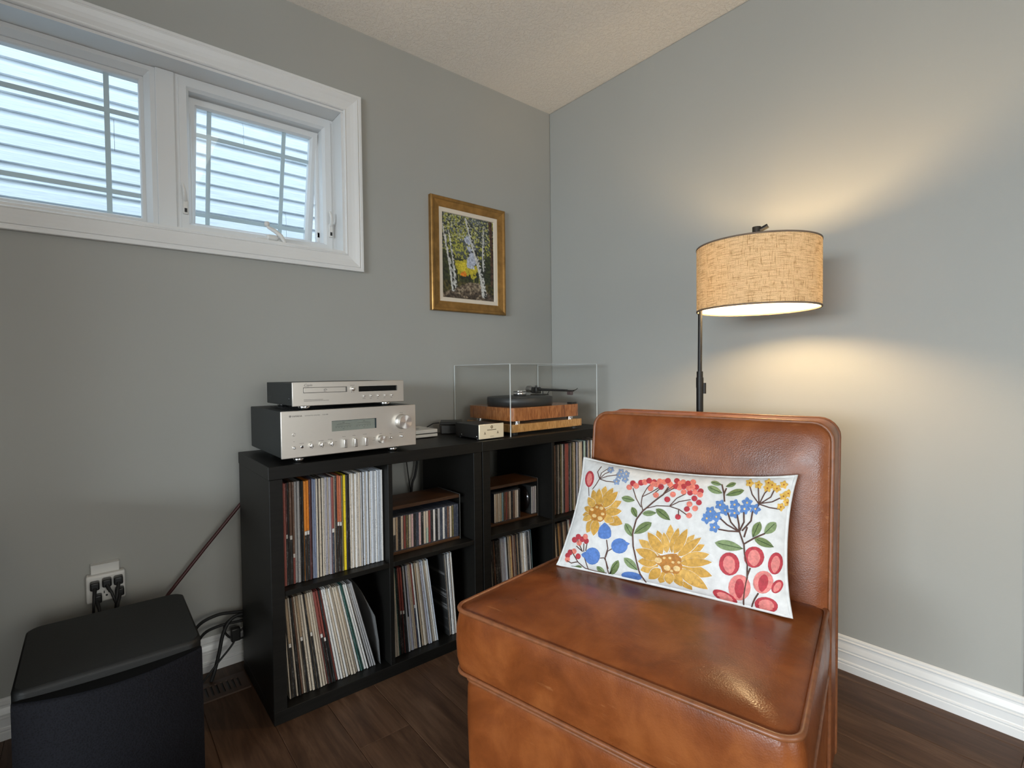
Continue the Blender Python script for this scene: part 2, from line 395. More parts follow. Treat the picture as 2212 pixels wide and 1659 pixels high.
# crank operator
cx_, cz_ = -1.43, iz0+.008
b = B(); b.rbox(cx_-.055, cx_+.040, .052, .092, iz0+.0005, iz0+.022, .009, 3); b.rbox(cx_-.018, cx_+.028, .046, .088, iz0+.012, iz0+.036, .010, 3); ck = obj('crank_housing', b, WHITEPL, win)
b = B(); b.tube([(cx_+.045, .034, iz0+.006), (cx_+.032, .038, iz0+.030), (cx_+.012, .044, iz0+.048), (cx_-.010, .050, iz0+.060), (cx_-.014, .050, iz0+.068)], [.007, .008, .008, .006, .006], 10)
b.lathe([(0, 0), (.009, .002), (.010, .010), (.008, .018), (0, .019)], (cx_-.015, .050, iz0+.062), 12); obj('crank_arm', b, WHITEPL, ck)
b = B(); b.rbox(cx_+.075, cx_+.165, .066, .086, iz0+.0005, iz0+.013, .002); tp_ = obj('operator_track', b, VINYL, win)
b = B(); b.box(cx_+.082, cx_+.125, .0655, .0662, iz0+.004, iz0+.011); obj('warning_sticker', b, plain('red_sticker', (.42, .09, .07), .5), tp_)

# neighbouring house: dutch lap siding seen through the glass
nb = thing('neighbour_house', 'pale vinyl-sided house wall outside, seen through the window panes', 'house', (-1.2, 2.2, -.4))
b = B(); b.box(-6.5, 4.2, 2.235, 2.5, -.4, 4.4); obj('wall_sheathing', b, plain('sheathing', (.4, .4, .4), .8), nb)
def siding_mat():
    m, nt, bs = newmat('white_vinyl_siding'); v = coords(nt, (4, 1, 160))
    n = noise_n(nt, v, 1.6, 5, .6, .3)
    nt.links.new(ramp(nt, n, [(.32, (.58, .62, .66)), (.6, (.78, .81, .83))]), bs.inputs['Base Color']); bs.inputs['Roughness'].default_value = .5
    bump(nt, bs, n, .25, .002); return m
SIDING = siding_mat(); RV = .1025
sprof = [(0, 0), (.034, 0), (.034, .0035), (.0325, .005), (.0305, .056), (.0265, .063), (.005, .0965), (.003, RV-.0005), (0, RV-.0005)]
zz = -.35; row = 0
while zz < 4.2:
    js = [-6.5, -5.5+(row//2*1.9) % 3.4-.6, -1.9+((row//2)*.77) % 2.6-.3, 1.4+(row//2*.53) % 1.5, 4.2]
    for k in range(4):
        b = B(); b.prism([(d, z+zz) for d, z in sprof], lambda d, z, a: (a, 2.235-d, z), js[k]+.001, js[k+1]-.001); obj('siding_board', b, SIDING, nb)
    zz += RV; row += 1
b = B(); b.box(-9, 7, TB, 2.6, -.6, -.4); yd = obj('side_yard_ground', b, plain('pale_gravel', (.42, .41, .38), .9, var=.25, vs_=60), base=True); tag(yd, 'pale gravel strip outside between the two houses', 'ground', kind='structure')

# window and patio door behind the camera, only their light reaches the picture
w2 = struct('window_2'); 
obj('window_frame', B().loft([[(XL-.10, SW[0], SW[2]), (XL-.10, SW[1], SW[2]), (XL-.10, SW[1], SW[3]), (XL-.10, SW[0], SW[3])], [(XL+.02, SW[0], SW[2]), (XL+.02, SW[1], SW[2]), (XL+.02, SW[1], SW[3]), (XL+.02, SW[0], SW[3])], [(XL+.02, SW[0]+.05, SW[2]+.05), (XL+.02, SW[1]-.05, SW[2]+.05), (XL+.02, SW[1]-.05, SW[3]-.05), (XL+.02, SW[0]+.05, SW[3]-.05)], [(XL-.10, SW[0]+.05, SW[2]+.05), (XL-.10, SW[1]-.05, SW[2]+.05), (XL-.10, SW[1]-.05, SW[3]-.05), (XL-.10, SW[0]+.05, SW[3]-.05)]], cap0=False, cap1=False, smooth=False), VINYL, w2)
for q in (1/3, 2/3):
    yy = SW[0]+(SW[1]-SW[0])*q; b = B(); b.box(XL-.015, XL+.015, yy-.03, yy+.03, SW[2]+.05, SW[3]-.05); obj('mullion', b, VINYL, w2)
d1 = struct('door_1')
for x0, x1 in ((PD[0], -1.71), (-1.69, PD[1])):
    b = B(); b.box(x0, x0+.06, YR+.0, YR+.04, PD[2], PD[3]); b.box(x1-.06, x1, YR+.0, YR+.04, PD[2], PD[3]); b.box(x0+.06, x1-.06, YR+.0, YR+.04, PD[3]-.07, PD[3]); b.box(x0+.06, x1-.06, YR+.0, YR+.04, PD[2], PD[2]+.09)
    obj('door_leaf', b, VINYL, d1)
# semi-flush ceiling fixture behind the camera
cl = struct('ceiling_light'); fxp = (-2.9, -3.4)
b = B(); b.lathe([(0, 0), (.07, 0), (.07, -.02), (.06, -.025), (0, -.025)], (*fxp, H), 32); b.cyl((*fxp, H-.02), (*fxp, H-.30), .008, n=10); obj('stem_and_canopy', b, WHITEPL, cl)
mg, nt, bs = newmat('warm_frosted_glass'); bs.inputs['Emission Color'].default_value = (1, .80, .55, 1); bs.inputs['Emission Strength'].default_value = 13; bs.inputs['Base Color'].default_value = (.8, .78, .7, 1)
b = B(); b.lathe([(0.0005, -.27), (.10, -.262), (.17, -.262), (.16, -.30), (.12, -.335), (.06, -.35), (0.0005, -.353)], (*fxp, H), 32); obj('glass_bowl', b, mg, cl)
# low console added out of frame to shade the subwoofer and low wall
mcs = struct('added_shade_console')
b = B(); b.rbox(-2.62, -2.23, -.62, -.02, .05, .70, .004, 1, smooth=False); obj('carcass', b, BLACKWOOD, mcs)
b = B(); b.box(-2.60, -2.25, -.60, -.03, .0003, .05); obj('plinth', b, BLACKPL, mcs)
for z_ in (.07, .385):
    b = B(); b.rbox(-2.61, -2.24, -.640, -.621, z_, z_+.30, .002, 1, smooth=False); obj('drawer_front', b, BLACKWOOD, mcs)
# unseen tall cabinet, added to keep window light off the picture wall's left
sp = struct('added_shade_cabinet')
b = B(); b.rbox(-3.05, -2.66, -.56, -.002, .06, 2.08, .003, 1, smooth=False); obj('carcass', b, BLACKWOOD, sp)
b = B(); b.box(-3.03, -2.68, -.54, -.01, 0.0003, .06); obj('plinth', b, BLACKPL, sp)
for x0_ in (-3.045, -2.852):
    b = B(); b.rbox(x0_, x0_+.187, -.580, -.561, .07, 2.07, .002, 1, smooth=False); dr_ = obj('cabinet_door', b, BLACKWOOD, sp)
    b = B(); b.cyl((x0_+.09, -.590, 1.0), (x0_+.09, -.590, 1.16), .005, n=10); obj('door_handle', b, CHROME, dr_)

# ------------------------------------------------------------------ cube shelves
XS, YF, YBK, SZ = -1.586, -.461, -.071, .765
def shelf_unit(x0, label):
    t = thing('cube_shelf', label, 'shelf', (x0+SZ/2, (YF+YBK)/2, 0), 0, 'black two by two cube shelves')
    T = .039; d = .0016; mid = SZ/2; h = .008
    b = B(); b.rbox(x0, x0+SZ, YF, YBK, SZ-T, SZ, .0012, 1, smooth=False); obj('top_panel', b, BLACKWOOD, t)
    b = B(); b.rbox(x0+d, x0+SZ-d, YF+.001, YBK, 0, T, .0012, 1, smooth=False); obj('bottom_panel', b, BLACKWOOD, t)
    for xa in (x0+d, x0+SZ-T):
        b = B(); b.rbox(xa, xa+T-d, YF+.001, YBK, T, SZ-T, .0012, 1, smooth=False); obj('side_panel', b, BLACKWOOD, t)
    b = B(); b.rbox(x0+mid-h, x0+mid+h, YF+.003, YBK, T, SZ-T, .001, 1, smooth=False); obj('divider', b, BLACKWOOD, t)
    for xa, xb in ((x0+T, x0+mid-h), (x0+mid+h, x0+SZ-T)):
        b = B(); b.rbox(xa, xb, YF+.003, YBK, mid-h, mid+h, .001, 1, smooth=False); obj('shelf_board', b, BLACKWOOD, t)
    return t
shelf_unit(XS, 'black cube shelf with amplifier and CD player on top')
X2 = XS+SZ+.0012
shelf_unit(X2, 'black cube shelf in the corner with the turntable on top')

# ------------------------------------------------------------------ record sleeves
PAL = {'R': (.33, .105, .085), 'DM': (.075, .022, .022), 'K': (.010, .010, .010), 'BR': (.125, .065, .042), 'G': (.34, .34, .35), 'O': (.62, .20, .015), 'SB': (.17, .20, .29),
       'C': (.50, .44, .36), 'W': (.60, .59, .57), 'WB': (.50, .54, .60), 'LV': (.30, .29, .33), 'RB': (.22, .055, .045), 'OR': (.42, .115, .05), 'OL': (.10, .085, .03), 'Y': (.78, .60, .02),
       'N': (.030, .038, .060), 'GR': (.02, .075, .065), 'T': (.33, .25, .17), 'PK': (.52, .36, .36), 'GO': (.46, .29, .12), 'PG': (.33, .42, .36), 'BL': (.20, .36, .48)}
CN = {'R': 'salmon red', 'DM': 'dark maroon', 'K': 'black', 'BR': 'mottled brown', 'G': 'light grey', 'O': 'bright orange', 'SB': 'slate blue', 'C': 'cream', 'W': 'white', 'WB': 'bluish white', 'LV': 'lavender grey', 'RB': 'red-brown',
      'OR': 'orange-red', 'OL': 'olive', 'Y': 'vivid yellow', 'N': 'navy', 'GR': 'dark green', 'T': 'tan', 'PK': 'pinkish', 'GO': 'golden', 'PG': 'pale green', 'BL': 'pale blue'}
def spine_mat(k):
    c = PAL[k]; m, nt, bs = newmat('sleeve_'+CN[k].replace(' ', '_').replace('-', '_'))
    oi = N(nt, 'ShaderNodeObjectInfo'); tc = N(nt, 'ShaderNodeTexCoord'); ad = N(nt, 'ShaderNodeVectorMath', operation='ADD'); ml = N(nt, 'ShaderNodeVectorMath', operation='SCALE'); ml.inputs[0].default_value = (7, 3, 19)
    nt.links.new(oi.outputs['Random'], ml.inputs['Scale']); nt.links.new(tc.outputs['Object'], ad.inputs[0]); nt.links.new(ml.outputs[0], ad.inputs[1])
    mp = N(nt, 'ShaderNodeMapping'); mp.inputs['Scale'].default_value = (300, 1, 26); nt.links.new(ad.outputs[0], mp.inputs['Vector'])
    n1 = noise_n(nt, mp.outputs[0], 1.0, 3); mp2 = N(nt, 'ShaderNodeMapping'); mp2.inputs['Scale'].default_value = (260, 1, 330); nt.links.new(ad.outputs[0], mp2.inputs['Vector'])
    n2 = noise_n(nt, mp2.outputs[0], 1.0, 2)
    lum = .3*c[0]+.5*c[1]+.2*c[2]
    ink = tuple(x*.35 for x in c) if lum > .1 else tuple(min(1, x+.16) for x in c)
    a = ramp(nt, n1, [(.54, (0, 0, 0)), (.58, (1, 1, 1))]); q = ramp(nt, n2, [(.48, (0, 0, 0)), (.54, (1, 1, 1))])
    f = mixc(nt, 1.0, a, q, 'MULTIPLY'); fm = mixc(nt, 1.0, f, (.55, .55, .55), 'MULTIPLY')
    base = ramp(nt, n1, [(.3, tuple(x*.80 for x in c)), (.7, tuple(min(1, x*1.12) for x in c))])
    nt.links.new(mixc(nt, fm, base, ink), bs.inputs['Base Color']); bs.inputs['Roughness'].default_value = .5
    return m
SPM = {k: spine_mat(k) for k in PAL}
LPS = .315
def ordn(n):
    return '%d%s' % (n, 'th' if 10 <= n % 100 <= 20 else {1: 'st', 2: 'nd', 3: 'rd'}.get(n % 10, 'th'))
def sleeve(code, t, xb, y0, z0, ang, idx, cubby, group, size=LPS):
    """one record sleeve; lower left front edge at xb,y0,z0, leaning by ang (top to the left when positive)"""
    top, _, low = code.partition('|')
    split = .52
    if '@' in low: low, sp = low.split('@'); split = float(sp)
    o = B(); g = .00025; r = min(t*.3, .0012)
    hgt = size-random.random()*.003; dd = size
    poly = [(g+r, 0), (t-g-r, 0), (t-g, r), (t-g, dd), (g, dd), (g, r)]      # rounded spine at the front
    o.add([(x, y, r*.8 if y == 0 else 0) for x, y in poly]+[(x, y, hgt-(r*.8 if y == 0 else 0)) for x, y in poly], [(5, 4, 3, 2, 1, 0), (6, 7, 8, 9, 10, 11)]+[(i, (i+1) % 6, 6+(i+1) % 6, 6+i) for i in range(6)])
    ob = obj('record_sleeve', o, SPM[top], local=True)
    ob.location = (xb, y0+random.uniform(0, .006), z0); ob.rotation_euler = (0, -math.radians(ang), 0)
    nm = CN[top]+(' and '+CN[low] if low else '')
    tag(ob, '%s record sleeve, %s from the left in %s' % (nm, ordn(idx), cubby), 'record', group)
    if low:
        q = B(); h2 = hgt*split
        q.box(g+.0003, t-g-.0003, -.0004, .012, .001, h2); obj('spine_band', q, SPM[low], ob, local=True)
        q = B(); q.box(g+.0006, t-g-.0006, -.0006, .004, h2-.013, h2-.001); obj('spine_sticker', q, SPM['W'], ob, local=True)
    return ob
def row(codes, x0, x1, z0, cubby, angs=(0, 0), y0=-.424, zoff=.0005, start=1):
    items = []
    for c in codes.split():
        k = c.rstrip('0123456789.') if '|' not in c else c
        if '|' in c:
            head, rest = c.split('|', 1); hk = head.rstrip('0123456789.'); t = float(head[len(hk):]); items.append((hk+'|'+rest, t))
        else: items.append((k, float(c[len(k):])))
    tot = sum(t for _, t in items); n = len(items)
    a0, a1 = angs
    sc = (x1-x0)/sum(t/math.cos(math.radians(a0+(a1-a0)*i/max(1, n-1))) for i, (_, t) in enumerate(items))
    fan = math.radians(abs(a1-a0))*LPS
    x = x0; L = []
    for i, (c, t) in enumerate(items):
        a = a0+(a1-a0)*i/max(1, n-1)
        tt = t*sc
        if fan: tt *= (1-fan/(x1-x0))
        # a leaning sleeve touches the board with its lower corner
        lift = 0 if a >= 0 else tt*math.sin(math.radians(-a))
        L.append(sleeve(c, tt, x, y0, z0+zoff+(tt*0 if a >= 0 else lift), a, start+i, cubby, 'records in '+cubby))
        x += t*sc/math.cos(math.radians(a))
    return L
c1 = 'the top left cubby'; c2 = 'the leaning row bottom left'; c3 = 'the cubby below the CD rack'; c4 = 'the cubby left of the seat'; c5 = 'the row beside the cushion'; c6 = 'the cubby above the seat'
row('R8 R4 DM4|K@.5 K4 BR6|K@.48 BR5|RB@.3 G6 G6 K5 K4 O6|K@.5 O6|K@.5 DM4 DM3 SB5 SB4 C4 K2 C6 K2 C4 W4 LV5 C4 LV5 RB6|N@.47 C4 K4 OR6|K@.52 OR5|K@.52 OL4 Y7 K5 K5 C4 W5 C4 W5 W4 C5 G4 K2 WB5 W5 WB5 K2 W5 WB6 WB5 W4 WB6 WB5 W5', XS+.0395, XS+.3710, .3908, c1, (0, 0))
row('C3 K3 T6|K@.55 C4 K5 BR4 C4 T6|K@.58 C5 C5 K4 T5|K@.6 C5 C5 C4 RB6|K@.55 RB5|K@.5 K4 RB4 W5 W5 C5 W5 C5 C5 C5 C4 W5 GR4 GR3 W5 W4 K2 G5 G4 G4', XS+.0565, XS+.338, .0392, c2, (3.0, 14.5))
row('C6 C5 GR3 K5 RB5|K@.5 RB5|K@.5 K3 G4 K4|W@.4 LV5 C4 T4 RB4|N@.52 W4 K3 T5 C6 C4 LV4 WB4 W4 C4 W5 WB3', XS+.4065, XS+.585, .0392, c3, (2.6, 7.5))
row('K3 W4 WB4 K2 W4 WB3 T3 W5', XS+.6285, XS+.667, .0392, c3, (4.0, 4.0), start=25)
row('K6 K5 G2 K6 BR3 K7 K6 LV4 G5 LV5 WB5 K4 T5 GO4 DM4 C3 BR5 K4 T4 K4 G5 C6 W6 WB5 K3 WB4 K3 BL3', X2+.0585, X2+.300, .0392, c4, (3.2, 3.2))
row('T5 C5 GO6 BR5 K6 G3 K5 OL4 G4 K5 RB7 RB5 K5 LV3 K5 OL4 T4 K5 LV4 K4 C7 C5 K4 PG5 K4 N5 G3 T4 K4 W4 C5 BR5 K5 C4 T4', X2+.3915, X2+.7245, .3908, c5, (0, 0))
row('T5 BR4 C4 K4 GO4 BR5 K4 T4 BR5 K5 C4 RB4 K4 T4 BR5 G4 K5 W4 T4 K4 C4 BR4 K5 T5 C4 K4', X2+.4175, X2+.705, .0392, c6, (4.5, 4.5))
# clear outer sleeve slumped beside the leaning row
b = B(); m_pl = glassy('cloudy_polythene', (.55, .58, .62), 1.35, .25, .8, .12)
rings = []
for i in range(9):
    v_ = i/8; y_ = -.424+v_*.31
    rings.append([(XS+.352-.004*v_+.002*math.sin(v_*9), y_, .0397), (XS+.347-.008*v_, y_, .12), (XS+.335-.018*v_, y_, .21-.01*v_), (XS+.305-.016*v_, y_, .318-.05*math.exp(-v_*6))])
b.loft(rings, cap0=False, cap1=False, closed=False); ps = obj('plastic_outer_sleeve', b, m_pl, base=True)
md = ps.modifiers.new('thickness', 'SOLIDIFY'); md.thickness = .0006
tag(ps, 'empty clear plastic record sleeve slumped at the right end of the leaning row', 'plastic sleeve')

# ------------------------------------------------------------------ CD racks and discs
RACKWOOD = plain('dark_walnut_board', (.048, .021, .009), .4, var=.45, vs_=6, stretch=(1, 14, 14))
RACKEDGE = plain('light_edge_strip', (.20, .20, .19), .35, .5)
def cd_rack(x0, x1, yf, yb, z0, z1, label):
    t = thing('cd_rack', label, 'rack', ((x0+x1)/2, (yf+yb)/2, z0), 0, 'walnut CD racks')
    b = B(); b.rbox(x0+.003, x1-.003, yf, yb, z0, z0+.010, .001, 1, smooth=False); obj('bottom_board', b, RACKWOOD, t)
    b = B(); b.rbox(x0+.003, x1-.003, yf, yb, z1-.012, z1, .001, 1, smooth=False); obj('top_board', b, RACKWOOD, t)
    for xa in (x0, x1-.003):
        b = B(); b.box(xa, xa+.003, yf-.001, yb, z0, z1+.001); s = obj('side_sheet', b, ACRYL, t)
        b = B(); b.box(xa+.0004, xa+.0026, yf-.0018, yf-.0012, z0, z1+.001); b.box(xa+.0004, xa+.0026, yf-.001, yb, z1+.0012, z1+.0018); obj('sheet_edge', b, RACKEDGE, s)
    return t
ZS = SZ/2+.0082
cd_rack(-1.1925, -.887, -.402, -.243, ZS, .563, 'walnut CD rack under the amplifier, full of discs')
cd_rack(X2+.042, -.452, -.372, -.213, ZS, .558, 'walnut CD rack in the corner shelf, half full of discs')
CASE = glassy('jewel_case_plastic', (.80, .82, .82), 1.5, .02, 1.0, .02)
def cd(code, x, t, yf, z0, idx, where, clear=False):
    o = B(); o.box(x+.0003, x+t-.0003, yf, yf+.142, z0, z0+.125)
    top, _, low = code.partition('|')
    ob = obj('cd_case', o, SPM['N'] if not clear else CASE, base=True)
    tag(ob, '%s CD case, %s from the left in %s' % (CN[top]+(' and '+CN[low] if low else ''), ordn(idx), where), 'CD', 'discs in '+where)
    q = B(); q.box(x+.0012, x+t-.0012, yf-.0003, yf+.002, z0+.003, z0+(.122 if not low else .06)); obj('spine_card', q, SPM[low or top], ob)
    if low: q = B(); q.box(x+.0012, x+t-.0012, yf-.0003, yf+.002, z0+.060, z0+.122); obj('spine_card', q, SPM[top], ob)
    return ob
seq = 'K T C|K T K C RB OL C PK K N PK K C C|PG RB K W K G N W N BR C OL N N'.split()
for i, c in enumerate(seq): cd(c, -1.188+i*.0102, .0102, -.398+random.uniform(0, .002), ZS+.0104, i+1, 'the full CD rack')
seq = 'W C W C BL BR RB BR C K BR C W K'.split()
for i, c in enumerate(seq): cd(c, -.694+i*.01015+ (0.001 if i > 8 else 0), .0101, -.368+random.uniform(0, .002), ZS+.0104, i+1, 'the half-full CD rack')
for i in range(3): cd('G' if i != 1 else 'LV', -.4865+i*.0104, .0102, -.366, ZS+.0104, 15+i, 'the half-full CD rack', True)
# a bare disc lying against the first clear case
b = B(); b.lathe([(.0075, 0), (.0595, 0), (.0595, .0012), (.0075, .0012), (.0075, 0)], (-.4890, -.296, ZS+.0715), 40, axis='x'); ds = obj('compact_disc', b, plain('dark_disc', (.015, .012, .012), .12, .4), base=True); tag(ds, 'dark bare disc leaning on the clear cases in the half-full rack', 'disc')

# ------------------------------------------------------------------ amplifier
AX0, AX1, AY, AYB, AZ0, AZ1 = -1.548, -1.103, -.458, -.085, .7835, .924
amp = thing('stereo_amplifier', 'silver stereo amplifier with big volume knob and meter window', 'amplifier', ((AX0+AX1)/2, (AY+AYB)/2, SZ))
b = B(); b.rbox(AX0+.002, AX1-.002, AY+.008, AYB, AZ0, AZ1-.0015, .002, 1, smooth=False); obj('chassis', b, BLACKMETAL, amp)
b = B(); b.rbox(AX0, AX1, AY, AY+.0078, AZ0-.001, AZ1, .0022, 2); fp = obj('faceplate', b, SILVER, amp)
b = B()
for k in range(26):
    xx = AX0+.05+k*.0135
    b.box(xx, xx+.006, AY+.05, AYB-.06, AZ1-.0016, AZ1-.0004)
obj('vent_slots', b, plain('vent_black', (.006, .006, .006), .7), amp)
for fx_ in (AX0+.058, AX1-.075):
    for fy in (AY+.030, AYB-.05):
        b = B(); b.lathe([(0, .0183), (.0165, .0183), (.0165, .006), (.0150, .004), (.0145, .004), (.0145, 0.0002), (0, .0002)], (fx_, fy, SZ), 20); obj('foot', b, CHROME, amp)
y0 = AY-.0002
b = B(); b.box(AX0+.150, AX0+.298, y0-.0004, y0+.003, AZ0+.0695, AZ0+.1025); mt_ = obj('meter_window', b, METER, amp)
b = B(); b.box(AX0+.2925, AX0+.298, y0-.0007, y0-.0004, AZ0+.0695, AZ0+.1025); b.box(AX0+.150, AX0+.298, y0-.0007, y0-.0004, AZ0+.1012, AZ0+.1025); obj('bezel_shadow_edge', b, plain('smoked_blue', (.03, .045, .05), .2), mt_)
b = B()
for mc in (.188, .256):
    b.box(AX0+mc-.004, AX0+mc+.003, y0-.0007, y0-.0004, AZ0+.0955, AZ0+.0968)
    for k in range(9): b.box(AX0+mc-.022+k*.0050, AX0+mc-.0195+k*.0050, y0-.0007, y0-.0004, AZ0+.0895+.0015*math.sin(k/8*math.pi), AZ0+.0910+.0015*math.sin(k/8*math.pi))
    b.box(AX0+mc-.027, AX0+mc+.024, y0-.0007, y0-.0004, AZ0+.0842, AZ0+.0848)
    for k in range(6): b.box(AX0+mc-.026+k*.009, AX0+mc-.023+k*.009, y0-.0007, y0-.0004, AZ0+.0805, AZ0+.0815)
    b.box(AX0+mc-.003, AX0+mc+.002, y0-.0007, y0-.0004, AZ0+.0755, AZ0+.0765)
obj('meter_scale', b, INK, mt_)
def knob(name, x, z, r, L, mat, par, yy=y0, dot=False):
    b = B(); b.lathe([(0, 0), (r*1.06, 0), (r*1.06, -L*.06), (r, -L*.08), (r, -L*.93), (r*.96, -L), (r*.3, -L*1.005), (0.00001, -L*1.006)], (x, yy, z), 40, axis='y'); return obj(name, b, mat, par)
def spun():
    m, nt, bs = newmat('radial_spun_aluminium'); bs.inputs['Base Color'].default_value = (.80, .79, .76, 1); bs.inputs['Metallic'].default_value = 1; bs.inputs['Roughness'].default_value = .30
    bs.inputs['Anisotropic'].default_value = .85
    tg = N(nt, 'ShaderNodeTangent', direction_type='RADIAL', axis='Y'); nt.links.new(tg.outputs[0], bs.inputs['Tangent']); return m
SPUN = spun()
def knob_at(x, z, r, L, par, yy=y0):
    """turned knob whose own origin sits on its axis"""
    b = B(); b.lathe([(r*1.08, 0), (r*1.08, -L*.05), (r, -L*.08), (r, -L*.96)], (0, 0, 0), 48, axis='y'); b.lathe([(r, -L*.96), (r*.965, -L)], (0, 0, 0), 48, axis='y')
    b.lathe([(r*.965, -L), (r*.5, -L), (0.00001, -L)], (0, 0, 0), 48, axis='y', smooth=False)
    o = obj('knob', b, SPUN, None, local=True); o.parent = par; o.location = Vector((x, yy, z))-world_off(par); return o
knob_at(AX0+.3905, AZ0+.0845, .0235, .030, amp)
knob_at(AX0+.3135, AZ0+.0310, .0115, .018, amp)
for kx in (.085, .116, .147):
    b = B(); b.lathe([(0.00001, -.011), (.0052, -.011), (.0058, -.009), (.0058, 0)], (AX0+kx, y0, AZ0+.032), 16, axis='y'); b.rbox(AX0+kx-.0018, AX0+kx+.0018, y0-.0135, y0-.009, AZ0+.0245, AZ0+.0395, .0009); obj('tone_knob', b, KNOBM, amp)
for kx in (.189, .2235, .2585):
    b = B(); b.rbox(AX0+kx-.0052, AX0+kx+.0052, y0-.013, y0, AZ0+.0155, AZ0+.0425, .0018, 2); obj('tone_lever', b, KNOBM, amp)
for kx, kz in ((.349, .0335), (.388, .0345), (.036, .0305)):
    b = B(); b.lathe([(0.00001, -.010), (.0022, -.010), (.0026, -.004), (.0040, -.003), (.0042, 0)], (AX0+kx, y0, AZ0+kz), 14, axis='y'); obj('toggle_switch', b, CHROME, amp)
b = B(); b.lathe([(.0026, -.0006), (.0044, -.0008), (.0048, 0)], (AX0+.0595, y0, AZ0+.031), 16, axis='y'); hj = obj('headphone_jack', b, CHROME, amp)
b = B(); b.cyl((AX0+.0595, y0-.0007, AZ0+.031), (AX0+.0595, y0, AZ0+.031), .0030); obj('jack_hole', b, BLACKPL, hj)
b = B(); b.lathe([(.0036, -.0005), (.0045, -.0007), (.0049, 0)], (AX0+.036, y0, AZ0+.070), 18, axis='y'); obj('standby_lamp_ring', b, KNOBM, amp)
# lettering on the faceplate
b = text_b('YAMAHA', .0072, AX0+.0305, AZ1-.0185, y0-.0002, spacing=1.05); lt = obj('brand_lettering', b, INK, amp)
b = B(); b.lathe([(.0021, -.0004), (.0030, -.0004)], (AX0+.0262, y0, AZ1-.0157), 16, axis='y')
for a in (0, 60, 120): b.box(-.0021, .0021, -.0004, -.0001, -.00022, .00022, 0, Matrix.Translation((AX0+.0262, y0, AZ1-.0157)) @ Matrix.Rotation(math.radians(a+30), 4, 'Y'))
obj('brand_emblem', b, INK, lt)
b = text_b('INTEGRATED AMPLIFIER', .0038, AX0+.069, AZ1-.0175, y0-.0002, spacing=1.1); obj('faceplate_lettering', b, INKGREY, amp)
b = text_b('A-S1100', .0048, AX0+.122, AZ1-.0175, y0-.0002, spacing=1.05); obj('model_lettering', b, INKGREY, amp)
b = B()
def marks(x, z, w, h=.0011, gap=.0006, rnd=random.Random(3)):
    xx = x
    while xx < x+w:
        l = rnd.uniform(.0012, .0026); b.box(xx, min(xx+l, x+w), y0-.0004, y0, z, z+h); xx += l+gap
for mx, mz, mw in ((.052, .041, .013), (.079, .0425, .010), (.108, .044, .016), (.137, .0455, .014), (.126, .036, .006), (.158, .036, .007), (.183, .050, .010), (.216, .0505, .010), (.251, .0515, .013), (.308, .049, .009), (.286, .037, .008), (.284, .029, .009), (.331, .036, .006), (.345, .045, .007), (.380, .046, .014), (.383, .114, .012), (.034, .048, .004)): marks(AX0+mx, AZ0+mz, mw)
obj('control_legends', b, INKGREY, amp)

# ------------------------------------------------------------------ CD player
PX0, PX1, PY, PYB, PZ0, PZ1 = -1.513, -1.146, -.455, -.165, .9365, 1.0095
cdp = thing('cd_player', 'slim silver CD player with black display standing on the amplifier', 'CD player', ((PX0+PX1)/2, (PY+PYB)/2, AZ1))
b = B(); b.rbox(PX0+.0015, PX1-.0015, PY+.008, PYB, PZ0+.001, PZ1-.002, .0015, 1, smooth=False); obj('chassis', b, BLACKMETAL, cdp)
b = B(); b.rbox(PX0, PX1, PY, PY+.0078, PZ0, PZ1, .0016, 2); obj('faceplate', b, SILVER, cdp)
for fx_ in (PX0+.045, PX1-.055):
    for fy in (PY+.034, PYB-.035):
        b = B(); b.lathe([(0, .0128), (.0185, .0128), (.0190, .011), (.0190, .0035), (.0165, .0002), (0, .0002)], (fx_, fy, AZ1), 24); obj('foot', b, CHROME, cdp)
for yy in (PY+.04, PYB-.05):
    b = B(); b.lathe([(0.00001, -.0022), (.003, -.0018), (.0042, 0)], (PX0+.0015, yy, PZ0+.022), 12, axis='x'); obj('case_screw', b, BLACKPL, cdp)
y1 = PY-.0002
tx0, tx1, tz0, tz1 = PX0+.032, PX0+.164, PZ0+.0395, PZ0+.0565
b = B(); b.box(tx0, tx1, y1-.0003, y1+.002, tz0, tz1); tr_ = obj('tray_recess', b, plain('dark_gap', (.02, .018, .017), .6), cdp)
b = B(); b.rbox(tx0+.0012, tx1-.0012, y1-.0014, y1+.001, tz0+.0012, tz1-.0012, .0004, 1); obj('disc_tray_front', b, SILVER, tr_)
b = B(); b.box(tx1, tx1+.003, y1-.0004, y1+.001, tz0, tz1); obj('tray_edge_highlight', b, CHROME, tr_)
b = text_b('disc', .0060, tx0+.0608, tz0+.0034, y1-.0018, spacing=.95); b2 = B(); b2.add(b.v, b.f)
for k in range(10):
    a0, a1 = math.radians(18+k*14.4), math.radians(18+(k+1)*14.4)
    b2.add([(tx0+.066+math.cos(a)*r*1.25, y1-.0018, tz0+.0070+math.sin(a)*r) for a, r in ((a0, .0030), (a1, .0030), (a1, .0046), (a0, .0046))], [(0, 1, 2, 3)])
obj('disc_logo', b2, INKGREY, tr_)
b = B(); b.box(PX0+.206, PX0+.338, y1-.0003, y1+.001, PZ0+.0385, PZ0+.0560); dsp = obj('display', b, GLOSSBLACK, cdp)
b = B(); b.box(PX0+.338, PX0+.3415, y1-.0006, y1+.001, PZ0+.0385, PZ0+.0560); obj('display_edge_highlight', b, CHROME, dsp)
b = B(); b.lathe([(0.00001, -.009), (.0055, -.009), (.0062, -.008), (.0064, 0)], (PX0+.186, y1, PZ0+.0485), 24, axis='y'); obj('power_button', b, CHROME, cdp)
